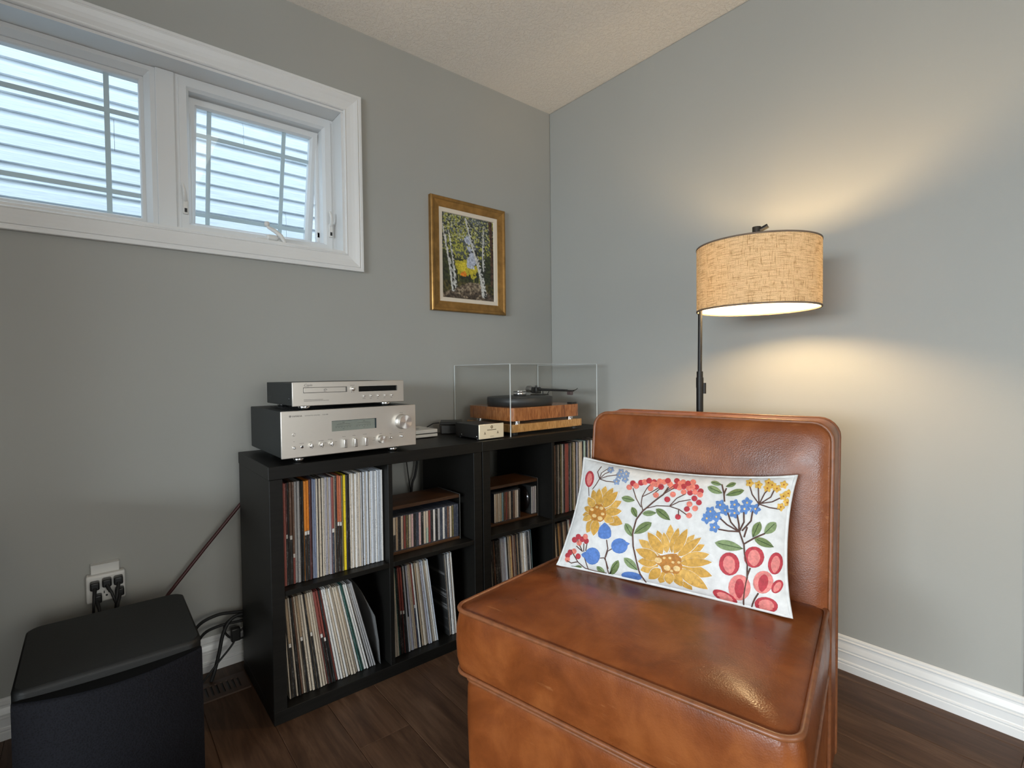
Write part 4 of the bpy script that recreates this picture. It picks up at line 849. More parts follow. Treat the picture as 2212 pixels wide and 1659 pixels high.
EMB = '''petal gold2 1 546,251 560,283 566,313 569,343 569,372 568,400 564,428 558,456 550,484 539,512 530,480 525,448 521,418 518,388 518,358 520,330 525,302 532,276
petal gold 2.1 555,252 569,277 578,302 584,328 587,354 589,381 589,408 587,436 584,464 578,493 567,467 559,441 553,414 547,388 544,361 542,334 543,307 546,280
petal gold 3.2 563,249 582,269 594,293 604,318 611,345 616,373 620,402 622,433 623,464 620,498 606,476 594,452 584,426 575,400 567,373 562,345 559,315 558,284
petal gold2 1.55 571,242 591,254 605,271 617,292 628,315 636,340 643,367 649,396 653,426 655,460 639,445 625,427 612,407 600,386 590,363 581,337 575,310 570,279
petal gold 2.65 575,236 595,245 612,261 626,281 639,303 650,327 661,354 670,382 678,412 685,445 668,432 652,416 637,398 623,378 610,356 599,331 589,304 580,273
petal gold 1 579,226 600,224 618,232 633,245 648,261 661,281 672,304 683,330 693,358 702,391 683,388 667,380 651,370 635,356 621,339 608,319 596,295 586,266
petal gold2 2.1 583,211 603,198 621,198 637,203 653,214 669,228 683,246 698,267 711,291 724,321 706,327 689,327 672,324 656,318 640,308 624,294 609,274 595,249
petal gold 3.2 584,198 602,184 620,182 637,183 654,189 671,198 688,209 704,224 721,240 737,261 720,269 704,272 687,272 670,270 652,265 635,256 618,243 601,226
petal gold 1.55 583,177 597,145 612,129 628,119 645,114 662,114 680,118 698,126 717,137 737,154 724,176 709,193 694,205 678,215 661,220 643,220 625,215 605,204
petal gold2 2.65 579,157 586,117 598,92 610,72 625,58 640,48 657,42 675,40 694,40 715,46 707,76 697,101 686,123 673,141 658,156 642,166 624,172 603,172
petal gold 1 572,142 571,106 574,81 580,61 587,45 596,32 606,23 618,17 631,13 647,13 648,41 646,65 642,86 636,106 628,122 618,135 607,144 592,148
petal gold 2.1 567,132 560,103 559,83 561,67 564,54 569,43 576,35 584,29 593,24 605,24 610,46 611,66 611,83 610,99 606,113 600,124 593,132 583,136
petal gold2 3.2 550,116 536,98 530,84 526,71 525,59 526,49 529,40 534,31 540,24 549,18 560,33 567,47 572,60 575,73 576,84 575,95 571,104 564,112
petal gold 1.55 533,115 517,107 508,98 502,87 498,76 497,63 497,51 498,38 501,25 505,11 518,19 528,28 536,38 542,49 546,60 548,72 547,85 543,98
petal gold 2.65 518,129 502,132 491,128 481,120 474,109 468,96 463,80 460,63 457,44 455,22 468,23 479,27 490,33 499,42 507,52 513,65 518,81 520,101
petal gold2 1 510,151 495,167 483,170 471,168 460,162 450,151 441,137 432,120 424,100 417,75 430,67 442,64 454,64 466,67 476,74 486,84 496,99 504,119
petal gold 2.1 508,172 496,194 485,203 473,207 461,206 449,201 437,192 425,179 413,164 401,143 414,128 426,119 438,114 449,111 461,112 473,118 485,128 496,143
petal gold 3.2 510,195 501,225 490,242 477,254 463,261 449,264 433,263 417,259 401,251 383,238 395,215 407,198 420,184 433,173 447,167 461,164 476,166 492,174
petal gold2 1.55 515,213 511,250 502,275 491,294 478,309 464,320 448,327 431,331 413,332 393,327 401,297 412,272 422,250 434,232 447,217 461,207 476,201 494,201
petal gold 2.65 523,231 526,269 522,298 516,323 507,344 496,361 483,377 469,389 453,399 434,405 436,371 441,342 447,315 454,291 463,270 474,253 487,239 502,230
petal gold 1 532,242 539,276 539,303 537,328 532,351 525,372 516,391 506,408 494,424 478,438 476,406 476,378 478,351 481,327 486,304 493,283 502,265 514,251
petal gold2 2.1 538,248 546,275 549,298 549,320 547,341 544,360 538,379 531,397 522,414 511,430 507,404 505,380 504,357 504,335 507,314 510,294 516,276 525,260
flower_center ochre 3 471,227 497,223 520,235 536,248 558,263 577,270 599,242 607,201 606,148 588,109 561,106 540,92 520,105 513,140 489,160 477,191
seed_spot pale 4 519,181 511,164 498,160 487,170 485,189 492,206 506,210 517,200
seed_spot pale 4 533,212 530,205 524,203 520,208 519,216 522,223 528,225 533,220
seed_spot pale 4 558,221 555,214 549,212 544,217 543,225 547,233 552,234 557,230
seed_spot pale 4 557,138 550,123 538,118 528,128 526,146 534,161 546,165 556,156
seed_spot pale 4 597,149 590,134 578,130 569,139 567,157 574,172 586,176 596,166
seed_spot pale 4 572,193 569,185 563,184 559,188 558,196 561,204 567,206 572,201
seed_spot pale 4 568,124 565,116 559,115 555,119 554,127 557,134 563,136 567,132
seed_spot pale 4 597,202 593,195 588,193 583,197 582,206 586,213 591,215 596,210
petal gold2 1 165,528 184,549 193,572 199,596 202,620 202,646 199,672 194,698 188,726 177,754 163,730 154,706 146,681 140,656 138,632 138,606 141,581 149,555
petal gold 2.1 174,525 193,541 206,561 215,583 222,607 226,633 228,660 229,689 228,719 224,751 208,731 196,710 185,687 176,664 170,639 165,613 163,586 165,558
petal gold 3.2 180,520 202,528 217,543 229,561 239,582 246,605 251,630 255,657 257,687 256,719 239,707 224,691 211,673 199,654 189,633 182,609 177,584 175,555
petal gold2 1.55 189,507 211,500 227,503 240,510 252,522 262,537 271,555 278,576 285,600 289,629 271,630 256,627 241,621 228,613 216,601 205,585 196,566 190,542
petal gold 2.65 195,490 211,473 225,467 238,466 250,470 261,477 272,487 282,500 291,516 300,536 286,547 273,552 260,555 248,555 235,552 224,545 213,534 203,518
petal gold 1 195,465 205,429 216,409 229,396 242,388 256,385 270,387 285,393 300,403 316,419 306,445 295,465 284,481 272,493 259,501 245,504 230,501 214,491
petal gold2 2.1 194,461 198,434 204,419 211,409 218,403 227,401 235,402 245,407 255,413 265,425 261,445 255,460 249,472 242,482 235,488 227,490 217,488 207,480
petal gold 3.2 163,427 147,409 140,391 136,373 135,355 136,337 141,319 147,301 155,284 166,266 176,283 183,301 189,318 192,336 193,354 192,372 187,390 180,408
petal gold 1.55 152,430 133,421 121,409 113,394 108,379 106,361 107,343 109,324 113,304 121,282 135,293 146,305 155,319 162,333 166,349 169,366 168,385 164,405
petal gold2 2.65 136,447 122,455 111,455 103,452 95,447 89,439 85,429 81,417 79,403 78,386 91,383 101,382 111,384 119,387 126,393 131,401 135,412 138,426
petal gold 1 130,462 119,475 111,480 103,481 95,479 88,475 82,469 77,460 72,449 67,436 78,427 87,422 96,420 104,419 111,420 117,425 123,432 128,443
petal gold 2.1 129,489 125,509 119,520 113,527 106,531 99,532 92,531 84,526 75,520 66,510 72,495 78,484 84,476 91,469 97,465 104,464 112,467 120,473
petal gold2 3.2 139,515 143,540 141,558 138,573 132,585 124,595 115,602 104,608 91,612 76,613 75,592 77,574 80,558 85,544 91,532 99,522 109,515 121,512
petal gold 1.55 149,525 158,552 160,575 158,596 154,615 148,633 139,651 129,667 116,682 100,695 95,670 93,646 93,624 95,603 100,583 107,565 116,549 129,535
petal gold 2.65 158,528 170,550 175,572 177,593 176,614 173,634 168,655 161,675 153,695 141,715 132,691 127,669 123,647 122,626 123,605 126,585 132,565 141,546
flower_center ochre 3 212,495 213,461 205,431 191,409 173,397 152,398 132,411 115,435 106,466 105,500 113,531 129,554 149,566 170,565 190,551 204,526
seed_spot pale 4 135,496 131,487 121,485 113,492 110,503 115,512 124,514 132,507
seed_spot pale 4 161,444 156,432 145,430 134,438 131,452 137,463 148,465 158,457
seed_spot pale 4 190,522 185,511 176,509 167,516 164,529 169,539 179,541 188,534
seed_spot pale 4 198,430 192,418 180,415 170,424 166,439 172,451 184,454 195,445
seed_spot pale 4 203,474 198,465 190,463 182,469 180,480 184,489 193,491 200,485
seed_spot pale 4 160,527 156,519 149,517 141,523 139,532 143,540 151,542 158,536
stem brown 11 443,4 421,53 399,152 377,256 367,359 375,482 400,570 441,662 485,749 501,823
stem brown 6 400,570 384,635 383,706 397,786 411,829
stem brown 6 387,600 354,673 327,764
stem brown 6 384,700 420,748 452,802 461,830
stem brown 6 434,734 459,791 480,823
stem brown 6 410,596 462,636 524,649 563,706 611,737
stem brown 6 524,654 549,732 584,783
stem brown 6 485,749 518,808 544,841
stem brown 6 524,649 569,634 603,600
stem brown 6 566,628 570,579
stem brown 6 487,762 525,849
berry coral 1 322,775 321,758 314,745 304,742 295,750 290,765 291,783 298,796 308,799 317,791
berry crim 2 337,819 336,801 330,788 320,785 311,793 306,809 307,828 313,841 323,844 332,836
berry coral 3 356,799 355,781 348,768 339,765 330,773 325,789 326,807 333,820 342,823 351,815
berry crim 1 378,838 377,820 370,807 361,804 352,812 347,829 348,847 354,861 364,864 373,855
berry coral 2 396,851 395,832 389,819 379,816 371,825 366,841 366,860 373,873 382,876 391,867
berry crim 3 415,870 415,852 409,839 400,836 391,844 386,861 387,880 393,894 402,897 410,888
berry coral 1 430,796 429,778 423,766 414,763 405,771 401,787 402,804 408,817 417,820 426,811
berry coral 2 438,843 437,825 431,812 422,810 413,818 408,834 409,853 415,866 424,869 433,860
berry coral 3 464,737 463,720 457,708 448,706 440,713 435,728 437,745 443,758 452,760 460,752
berry crim 1 441,864 441,846 435,833 426,830 417,839 412,856 413,874 419,888 428,890 436,881
berry coral 2 467,879 467,860 461,848 452,845 444,854 439,870 439,889 445,903 454,905 462,896
berry crim 3 480,823 479,805 473,793 464,790 456,799 451,815 452,832 458,845 467,848 475,839
berry coral 1 488,878 488,860 482,847 473,845 465,853 460,870 461,889 466,902 475,905 484,895
berry crim 2 504,896 504,878 498,865 490,862 481,871 476,888 477,908 482,921 491,924 499,914
berry crim 3 521,712 520,696 514,684 505,681 497,689 493,704 494,720 500,732 509,734 517,727
berry coral 1 517,866 516,848 510,836 502,833 494,842 489,858 490,876 495,889 504,892 512,883
berry coral 2 542,766 541,749 535,738 527,735 519,743 515,758 516,775 522,787 530,789 538,781
berry crim 3 548,848 547,831 542,819 533,816 525,825 521,841 522,859 527,871 536,874 544,865
berry crim 1 544,907 544,889 538,876 530,874 522,883 517,900 517,919 522,933 530,935 539,925
berry coral 2 564,885 564,867 558,855 550,853 542,861 537,878 537,896 543,909 551,912 559,902
berry crim 3 582,857 581,840 575,828 567,826 559,834 555,850 556,868 561,880 569,882 577,873
berry coral 1 573,901 573,883 568,870 559,868 552,877 547,894 547,913 552,926 560,928 569,919
berry coral 2 587,802 586,786 581,774 573,772 565,780 561,795 562,812 567,824 576,826 583,818
berry crim 3 597,893 597,876 591,863 583,861 575,870 571,887 571,905 576,918 584,920 592,911
berry crim 1 615,804 615,787 609,776 601,774 593,782 589,797 590,813 596,825 604,827 611,819
berry coral 2 606,844 605,827 599,815 591,813 584,822 579,837 580,855 585,867 594,869 601,860
berry coral 3 621,860 620,843 614,831 606,829 599,838 594,854 595,871 600,883 608,885 616,876
berry crim 1 637,864 636,847 631,835 623,834 615,842 611,858 611,875 617,887 625,889 632,880
berry coral 2 636,815 636,798 630,787 622,785 615,793 611,808 611,825 617,837 625,839 632,830
berry crim 3 639,756 638,741 633,729 625,727 617,735 613,750 614,766 620,777 628,779 635,771
berry crim 1 660,829 659,812 653,801 645,799 638,807 634,823 635,839 640,851 648,853 656,844
berry coral 2 660,797 659,781 654,770 646,768 638,775 634,790 635,807 641,818 649,820 656,812
berry coral 3 622,700 621,685 615,674 607,671 600,679 596,693 597,709 603,720 611,722 618,715
berry crim 1 661,725 660,710 654,699 646,697 639,704 635,719 637,734 642,746 650,748 657,740
berry crim 2 615,653 613,638 607,627 599,624 592,631 588,645 590,661 596,672 604,675 611,667
berry coral 3 649,669 648,653 642,642 634,640 627,647 624,661 625,677 631,688 639,690 646,683
berry crim 1 581,574 580,558 574,547 566,545 558,551 555,565 556,581 562,592 570,594 578,587
berry coral 2 629,600 627,585 621,574 613,572 606,579 602,592 604,607 610,618 618,621 625,614
berry coral 3 564,840 563,822 557,810 549,808 541,816 536,832 537,850 543,862 551,864 559,856
berry coral 1 528,843 528,825 522,813 513,811 505,819 501,835 501,853 507,866 516,868 524,859
berry coral 2 456,842 455,824 449,812 440,809 432,817 427,833 428,852 434,865 443,867 451,859
berry coral 3 617,912 617,893 612,881 604,879 596,888 591,905 591,924 596,937 604,939 612,929
stem brown 7 259,6 199,4 152,9 114,41 75,102 58,130
stem brown 7 170,4 152,61 136,107
stem brown 7 110,44 77,26 50,40
stem brown 7 125,130 98,181 79,220
stem brown 7 132,132 121,198
stem brown 7 142,140 139,203
stem brown 7 121,134 82,167
berry crim 1 94,251 93,235 87,224 77,222 67,230 61,244 61,260 68,270 78,272 88,265
berry crim 2 120,235 119,220 113,209 104,207 94,214 89,228 89,243 95,254 105,256 114,249
berry crim 1 146,226 145,211 139,200 130,197 121,204 116,218 116,233 122,244 132,247 141,240
berry coral 2 108,200 108,185 102,174 93,172 83,179 77,193 77,208 84,219 93,221 103,214
berry crim 1 76,220 76,204 70,194 59,192 49,199 42,214 42,229 49,240 60,241 70,234
berry coral 2 134,261 134,245 128,234 118,232 109,239 103,253 104,269 110,280 120,282 129,275
berry coral 1 92,125 91,110 86,100 76,97 67,104 61,118 61,133 67,143 77,146 86,138
berry crim 2 70,111 70,97 64,86 55,84 45,92 39,105 38,120 44,131 55,132 64,125
berry crim 1 61,83 61,69 55,58 45,56 36,64 29,77 29,92 35,102 45,104 55,97
berry crim 2 122,90 121,75 115,65 106,63 98,69 93,82 93,97 99,108 108,110 117,103
berry coral 1 65,53 65,39 59,29 50,27 41,34 35,47 35,62 40,72 50,74 60,67
bud blue 3 255,347 259,321 260,298 250,279 229,267 207,266 193,277 188,299 185,326 188,354 198,381 207,400 211,407 217,403 230,391 246,372
bud blue 2 351,250 350,225 343,201 331,183 316,173 300,173 285,182 274,199 269,222 269,247 276,271 289,289 304,300 321,300 335,290 346,273
bud blue 3 270,231 283,219 294,216 305,216 315,219 325,225 334,233 343,243 352,256 360,272 349,278 338,282 327,283 317,282 306,279 297,273 287,265 278,252
bud blue 2 223,122 222,95 216,70 204,52 189,43 174,43 159,54 148,73 141,98 141,126 146,151 158,170 173,180 190,179 205,168 217,148
bud blue 3 122,103 133,88 143,82 152,79 161,79 170,82 178,87 187,94 195,104 203,116 194,126 184,133 175,137 166,139 156,139 147,136 139,131 130,121
bud blue 2 429,27 423,15 409,4 390,4 370,4 352,4 338,4 332,5 331,15 337,27 349,39 366,48 385,53 403,53 418,48 427,39
stem brown 7 240,264 255,195 249,121 259,74 271,5
stem brown 6 277,200 257,174 252,122
stem brown 6 224,105 244,114 258,88 270,39
leaf green2 2 277,656 285,638 293,630 301,625 309,623 317,623 325,627 333,632 341,639 349,650 342,662 334,671 326,678 318,682 310,684 302,683 294,680 286,672
stem dkgreen 3 289,655 349,650
leaf green 2 341,586 339,568 339,555 341,543 345,533 349,525 354,518 360,511 367,506 375,503 376,518 375,531 374,543 372,554 369,564 364,573 359,580 352,585
stem dkgreen 3 347,573 375,503
leaf green2 2 399,544 408,534 417,531 425,530 432,533 440,537 447,543 453,552 460,561 466,574 458,580 450,583 442,585 434,585 426,583 419,578 411,571 405,561
stem dkgreen 3 409,549 466,574
leaf green 2 460,609 463,584 469,567 477,554 485,544 494,536 503,532 513,529 524,528 535,530 530,550 525,567 518,581 511,594 503,604 494,612 484,616 473,617
stem dkgreen 3 471,597 535,530
leaf green2 2 322,434 319,411 321,394 324,379 329,367 335,356 342,347 351,340 360,334 371,330 371,349 370,366 367,381 364,396 359,408 353,419 345,427 336,434
stem dkgreen 3 329,418 371,330
leaf green 2 451,483 435,485 422,479 412,469 403,456 395,441 388,424 382,405 377,384 374,359 388,363 401,369 412,377 422,388 431,400 439,415 445,433 450,454
stem dkgreen 3 439,464 374,359
leaf green2 2 340,149 342,126 347,111 354,99 361,89 369,82 378,78 388,75 398,73 410,75 407,93 402,108 397,122 391,133 383,143 375,150 365,154 354,155
stem dkgreen 3 351,138 410,75
leaf green 2 316,121 304,109 296,95 290,81 286,66 283,51 281,35 279,19 277,4 273,4 287,4 298,11 307,24 314,38 318,52 322,68 323,84 322,101
stem dkgreen 3 312,100 273,4
leaf green2 2 212,38 212,24 214,14 217,8 220,4 224,4 229,4 235,4 242,4 251,4 253,5 251,14 249,22 245,29 241,34 235,39 229,41 221,42
stem dkgreen 3 219,31 251,4
leaf green 2 135,16 126,20 118,20 112,17 106,13 101,8 95,4 89,4 84,4 80,4 87,4 94,4 101,4 108,4 114,4 120,4 126,4 132,4
stem dkgreen 3 128,10 80,4
leaf green2 2 733,412 744,389 756,377 768,371 781,368 793,369 806,373 819,379 832,388 846,402 835,417 823,429 812,438 800,444 787,447 774,447 761,442 747,432
stem dkgreen 3 750,410 846,402
leaf green 2 902,625 891,616 884,605 879,592 876,578 875,563 874,548 875,531 876,515 880,497 888,508 895,519 901,531 905,544 908,558 910,573 910,588 908,605
stem dkgreen 3 898,606 880,497
leaf green2 2 961,631 950,634 941,630 935,623 930,614 926,602 923,588 921,573 920,556 921,536 930,538 938,542 946,548 952,556 957,565 961,576 963,590 964,607
stem dkgreen 3 955,617 921,536
leaf green 2 885,493 890,472 897,459 904,450 912,444 921,441 929,440 938,441 948,444 958,450 952,465 946,478 939,488 931,497 923,503 915,506 906,507 896,504
stem dkgreen 3 896,486 958,450
leaf green2 2 671,874 677,851 684,838 691,828 699,822 706,819 714,817 722,818 730,821 738,828 732,844 725,858 718,869 711,878 703,885 696,889 688,890 680,887
stem dkgreen 3 681,867 738,828
leaf green 2 823,869 812,878 803,879 794,877 786,872 779,864 772,854 766,842 760,829 754,812 764,808 774,807 783,809 791,812 799,817 806,824 813,834 819,848
stem dkgreen 3 813,860 754,812
leaf green2 2 679,925 684,910 690,902 696,897 701,894 706,893 712,893 717,896 722,899 728,905 722,916 716,924 711,931 705,936 700,939 694,941 689,939 684,935
stem dkgreen 3 686,922 728,905
leaf green 2 783,931 775,938 770,939 765,938 761,934 757,929 754,921 751,913 748,903 746,891 752,888 758,887 763,888 768,890 772,893 776,899 779,906 782,916
stem dkgreen 3 777,925 746,891
stem brown 9 826,526 784,519 744,522
stem brown 9 826,526 777,567 747,610
stem brown 9 826,526 791,591 774,664
stem brown 9 827,527 824,580 812,658
stem brown 9 828,527 842,605 837,684
stem brown 9 838,535 868,621 870,701
stem brown 9 828,527 848,433 851,368 862,290 860,200 834,4
stem brown 9 856,569 847,489
stem brown 9 848,437 887,496 923,539
stem brown 9 897,108 881,63 863,4
stem brown 9 873,272 860,209
stem brown 9 754,756 745,827 728,908
stem brown 9 746,816 750,875
petal blue2 2 739,726 747,730 750,738 751,747 749,758 745,771 739,766 735,759 733,750 734,739
petal blue2 2 740,723 745,708 750,704 754,705 758,711 763,722 758,733 753,740 749,741 744,737
petal blue2 2 739,720 734,706 734,696 736,687 740,680 747,675 750,687 752,698 751,707 747,715
petal blue2 2 738,721 730,727 725,725 722,718 720,708 720,693 726,690 732,690 736,695 738,704
petal blue2 2 737,725 737,742 735,751 731,756 725,757 718,753 719,738 721,728 725,721 730,719
flower_center pale 3 743,724 742,715 737,713 734,722 736,731 740,732
petal blue2 2 796,741 804,746 807,754 807,764 805,774 800,786 794,780 791,772 789,764 791,754
petal blue2 2 798,738 803,724 807,721 812,723 816,730 819,741 814,751 810,757 805,758 801,753
petal blue2 2 797,735 793,721 793,711 795,703 799,697 806,692 809,705 810,716 808,725 805,732
petal blue2 2 795,736 787,741 783,738 780,731 779,720 779,706 786,704 791,705 795,710 796,719
petal blue2 2 795,740 794,757 791,765 787,769 782,769 775,765 777,750 779,740 783,734 788,732
flower_center pale 3 801,739 799,730 794,729 791,737 793,746 798,747
petal blue2 2 843,766 849,777 850,786 849,795 845,804 839,813 835,802 833,793 833,783 836,774
petal blue2 2 845,764 852,755 856,755 860,760 862,769 864,782 858,788 852,791 848,788 846,781
petal blue2 2 845,761 843,745 845,735 848,729 853,726 860,727 860,740 859,751 857,759 852,763
petal blue2 2 843,761 835,760 831,754 830,746 831,735 833,721 840,724 844,729 847,736 847,745
petal blue2 2 842,764 839,780 835,786 830,787 826,783 821,774 824,762 828,754 832,750 837,752
flower_center pale 3 848,764 847,755 842,754 839,762 841,771 845,772
petal blue2 2 763,685 771,689 774,697 774,706 773,717 769,729 763,724 759,717 757,709 757,698
petal blue2 2 764,682 768,668 773,664 777,665 782,671 786,682 781,693 777,699 773,700 768,696
petal blue2 2 763,679 758,666 757,656 759,648 764,641 770,636 774,648 775,658 774,667 771,675
petal blue2 2 761,680 753,686 749,684 745,678 744,667 743,653 750,650 755,650 759,655 762,663
petal blue2 2 761,684 761,701 759,710 755,714 749,715 742,712 743,697 745,687 749,680 753,678
flower_center pale 3 767,683 765,674 761,673 758,681 759,690 764,691
petal blue2 2 801,671 809,676 812,684 812,693 810,703 806,715 800,708 796,701 795,692 796,683
petal blue2 2 803,668 808,655 812,651 816,654 820,660 824,671 819,681 815,686 810,687 806,682
petal blue2 2 802,665 797,651 797,641 800,633 804,628 810,624 813,636 814,646 813,655 810,662
petal blue2 2 800,666 792,670 788,667 785,660 784,650 784,636 790,634 796,635 799,640 801,649
petal blue2 2 800,669 799,686 797,694 792,698 787,697 781,693 782,679 784,669 788,663 793,662
flower_center pale 3 806,669 804,660 799,659 797,666 798,675 803,676
petal blue2 2 838,713 845,718 848,726 848,735 846,745 842,757 836,751 833,743 831,735 832,725
petal blue2 2 839,710 844,697 849,694 853,696 857,702 860,713 856,723 851,728 847,729 843,725
petal blue2 2 838,707 834,694 834,684 837,676 841,670 847,666 850,678 851,688 850,697 846,704
petal blue2 2 837,708 829,713 825,710 822,703 821,693 821,679 827,677 832,678 836,683 838,692
petal blue2 2 837,712 836,728 833,737 829,740 824,740 818,736 819,722 821,712 825,706 830,705
flower_center pale 3 842,711 841,702 836,701 833,709 835,718 840,719
petal blue2 2 879,721 886,725 889,732 890,740 888,751 885,763 879,758 875,752 873,744 874,734
petal blue2 2 880,718 884,704 888,700 892,701 897,707 901,717 896,727 892,733 888,735 884,731
petal blue2 2 879,715 874,703 874,693 876,685 880,679 886,673 889,685 890,694 889,703 886,711
petal blue2 2 877,716 870,723 865,721 863,715 861,705 860,691 867,688 872,688 876,692 878,700
petal blue2 2 877,720 877,736 875,745 871,749 866,750 860,747 860,734 862,723 866,717 870,715
flower_center pale 3 883,719 881,710 877,710 874,717 876,726 880,727
petal blue2 2 704,659 712,663 716,670 716,680 715,691 712,703 705,699 701,692 698,683 699,673
petal blue2 2 705,656 709,641 714,637 718,638 723,643 728,654 723,665 719,672 714,674 710,670
petal blue2 2 704,653 698,640 698,630 699,622 704,614 710,608 714,620 716,631 715,640 712,648
petal blue2 2 702,654 694,661 689,660 686,653 684,643 683,628 690,624 695,625 700,629 702,637
petal blue2 2 702,658 703,675 700,685 696,689 691,691 684,688 684,673 686,662 689,655 694,653
flower_center pale 3 708,657 706,648 702,647 699,655 700,664 705,665
petal blue2 2 692,597 701,598 705,604 707,613 707,624 704,637 697,635 692,630 689,622 689,612
petal blue2 2 693,594 696,578 700,572 705,572 710,576 716,584 712,597 709,604 704,608 699,606
petal blue2 2 692,591 685,580 683,571 685,562 688,553 694,545 699,556 701,566 702,575 699,583
petal blue2 2 690,593 683,602 678,602 674,597 671,587 669,574 675,568 681,566 685,569 689,576
petal blue2 2 691,596 693,613 691,623 688,629 682,631 675,631 674,617 675,606 678,598 682,594
flower_center pale 3 697,596 695,586 690,585 687,593 689,602 694,603
petal blue2 2 731,621 740,622 743,629 745,637 744,648 742,662 735,658 730,653 727,645 727,635
petal blue2 2 732,617 735,602 739,597 744,597 749,601 754,610 751,622 747,629 742,632 738,630
petal blue2 2 731,615 725,604 723,594 724,585 728,577 734,570 739,581 741,590 741,600 738,608
petal blue2 2 729,616 722,625 717,625 713,619 710,609 709,596 715,590 721,589 725,592 728,600
petal blue2 2 729,620 731,637 730,646 726,652 721,654 713,653 713,639 714,628 717,620 721,617
flower_center pale 3 735,619 733,610 729,609 726,617 728,626 732,627
petal blue2 2 727,535 735,541 738,550 738,559 736,569 732,579 725,572 722,564 720,556 721,546
petal blue2 2 728,532 733,520 738,518 742,520 747,527 750,539 746,548 741,553 736,553 732,547
petal blue2 2 727,529 723,515 723,505 725,498 730,493 736,490 739,502 740,513 739,521 735,527
petal blue2 2 726,530 718,533 713,530 710,522 708,512 709,498 716,497 721,499 725,505 727,514
petal blue2 2 725,533 725,550 722,557 718,560 712,559 706,554 707,540 709,531 713,526 718,525
flower_center pale 3 731,533 730,524 725,523 722,530 724,539 729,541
stem brown 7 890,758 857,835 839,911
stem brown 7 890,761 874,897
stem brown 7 891,761 903,851 910,873
stem brown 7 892,761 929,822 935,875
stem brown 7 892,764 937,783 962,816
stem brown 7 892,758 931,737 968,731
stem brown 7 890,758 878,688
petal yel 2 835,940 841,944 842,951 841,959 839,969 834,982 830,976 828,970 828,962 830,952
petal yel 2 837,937 841,925 845,921 848,922 851,927 853,937 848,947 844,952 841,953 838,950
petal yel 2 836,934 834,922 834,914 836,907 840,901 845,897 847,907 847,916 846,924 842,930
petal yel 2 834,935 828,940 825,939 823,933 823,924 824,912 829,909 833,909 836,913 836,920
petal yel 2 834,939 832,954 829,963 826,967 822,967 817,964 820,950 822,941 825,935 829,934
flower_center rust 3 839,937 838,930 835,929 832,937 832,944 836,945
petal yel 2 871,927 875,932 876,939 875,947 873,956 868,966 865,959 863,952 863,944 865,936
petal yel 2 872,924 877,913 881,911 884,914 886,920 887,930 882,938 878,942 875,942 873,937
petal yel 2 872,920 870,908 871,900 874,894 878,890 883,888 884,898 883,907 881,914 878,919
petal yel 2 870,921 864,924 861,920 860,914 860,905 862,894 867,893 871,895 873,899 873,907
petal yel 2 870,925 867,939 864,946 861,948 857,947 853,942 856,930 859,922 862,917 865,917
flower_center rust 3 874,923 874,916 870,916 868,923 868,930 872,930
petal yel 2 906,947 910,952 911,959 910,967 907,977 902,988 899,981 898,973 898,965 900,956
petal yel 2 908,944 913,933 916,931 919,933 921,939 922,949 917,957 913,961 910,962 908,957
petal yel 2 907,940 906,928 907,920 909,914 913,910 918,908 919,918 918,927 916,934 913,939
petal yel 2 906,941 899,944 897,941 896,935 896,926 898,915 903,914 906,915 908,920 908,927
petal yel 2 905,945 902,959 899,966 896,969 892,968 888,963 891,951 894,943 897,938 901,938
flower_center rust 3 910,943 909,936 905,936 903,943 903,951 907,951
petal yel 2 908,898 912,905 913,912 912,919 909,926 904,934 901,927 900,919 900,912 903,905
petal yel 2 910,895 915,887 919,886 921,889 923,896 923,906 919,912 915,914 912,913 910,908
petal yel 2 910,892 909,879 910,872 913,867 916,864 921,863 922,874 921,882 919,889 915,892
petal yel 2 908,892 902,893 900,889 899,882 899,874 902,863 906,864 910,867 911,872 911,879
petal yel 2 907,895 904,908 901,914 898,915 895,913 891,907 894,896 897,889 900,886 904,887
flower_center rust 3 912,895 911,888 908,887 905,894 906,901 909,901
petal yel 2 944,897 950,896 953,899 953,905 953,914 950,924 946,924 943,921 941,916 941,909
petal yel 2 945,893 948,881 951,876 954,874 957,876 961,882 958,892 955,898 952,902 949,901
petal yel 2 944,891 940,884 939,877 940,871 943,864 947,857 950,864 952,870 952,877 950,884
petal yel 2 943,893 937,902 934,903 932,899 930,893 929,883 934,877 937,875 940,876 942,881
petal yel 2 943,897 944,909 942,916 939,921 936,925 931,926 931,915 932,906 934,900 937,896
flower_center rust 3 947,894 946,888 943,887 941,894 941,901 945,901
petal yel 2 965,929 970,933 971,939 970,946 968,955 964,964 960,959 958,953 958,946 960,938
petal yel 2 966,926 971,916 974,914 977,915 979,920 981,929 977,937 973,941 970,941 968,938
petal yel 2 966,923 964,912 965,905 967,899 971,895 975,892 976,901 976,909 975,916 972,921
petal yel 2 964,924 959,928 956,925 954,920 954,912 956,901 961,900 964,901 966,904 967,911
petal yel 2 964,928 962,941 959,947 956,950 952,950 948,946 951,935 953,927 956,923 959,922
flower_center rust 3 968,926 968,919 964,919 962,926 963,933 966,933
petal yel 2 974,835 978,840 980,846 979,852 977,859 973,867 970,862 968,856 967,850 969,843
petal yel 2 975,832 979,824 983,822 985,824 987,830 989,838 985,845 982,848 979,848 976,844
petal yel 2 975,829 973,819 973,812 975,807 979,803 983,801 984,811 984,818 983,824 980,828
petal yel 2 973,830 967,832 965,829 963,824 963,816 964,806 969,806 972,807 974,811 975,818
petal yel 2 972,833 971,845 968,851 965,853 962,852 958,847 960,837 962,831 965,827 968,827
flower_center rust 3 977,832 976,826 973,826 971,832 972,838 975,838
petal yel 2 971,751 976,753 979,757 979,764 978,771 976,780 971,777 969,773 967,768 968,761
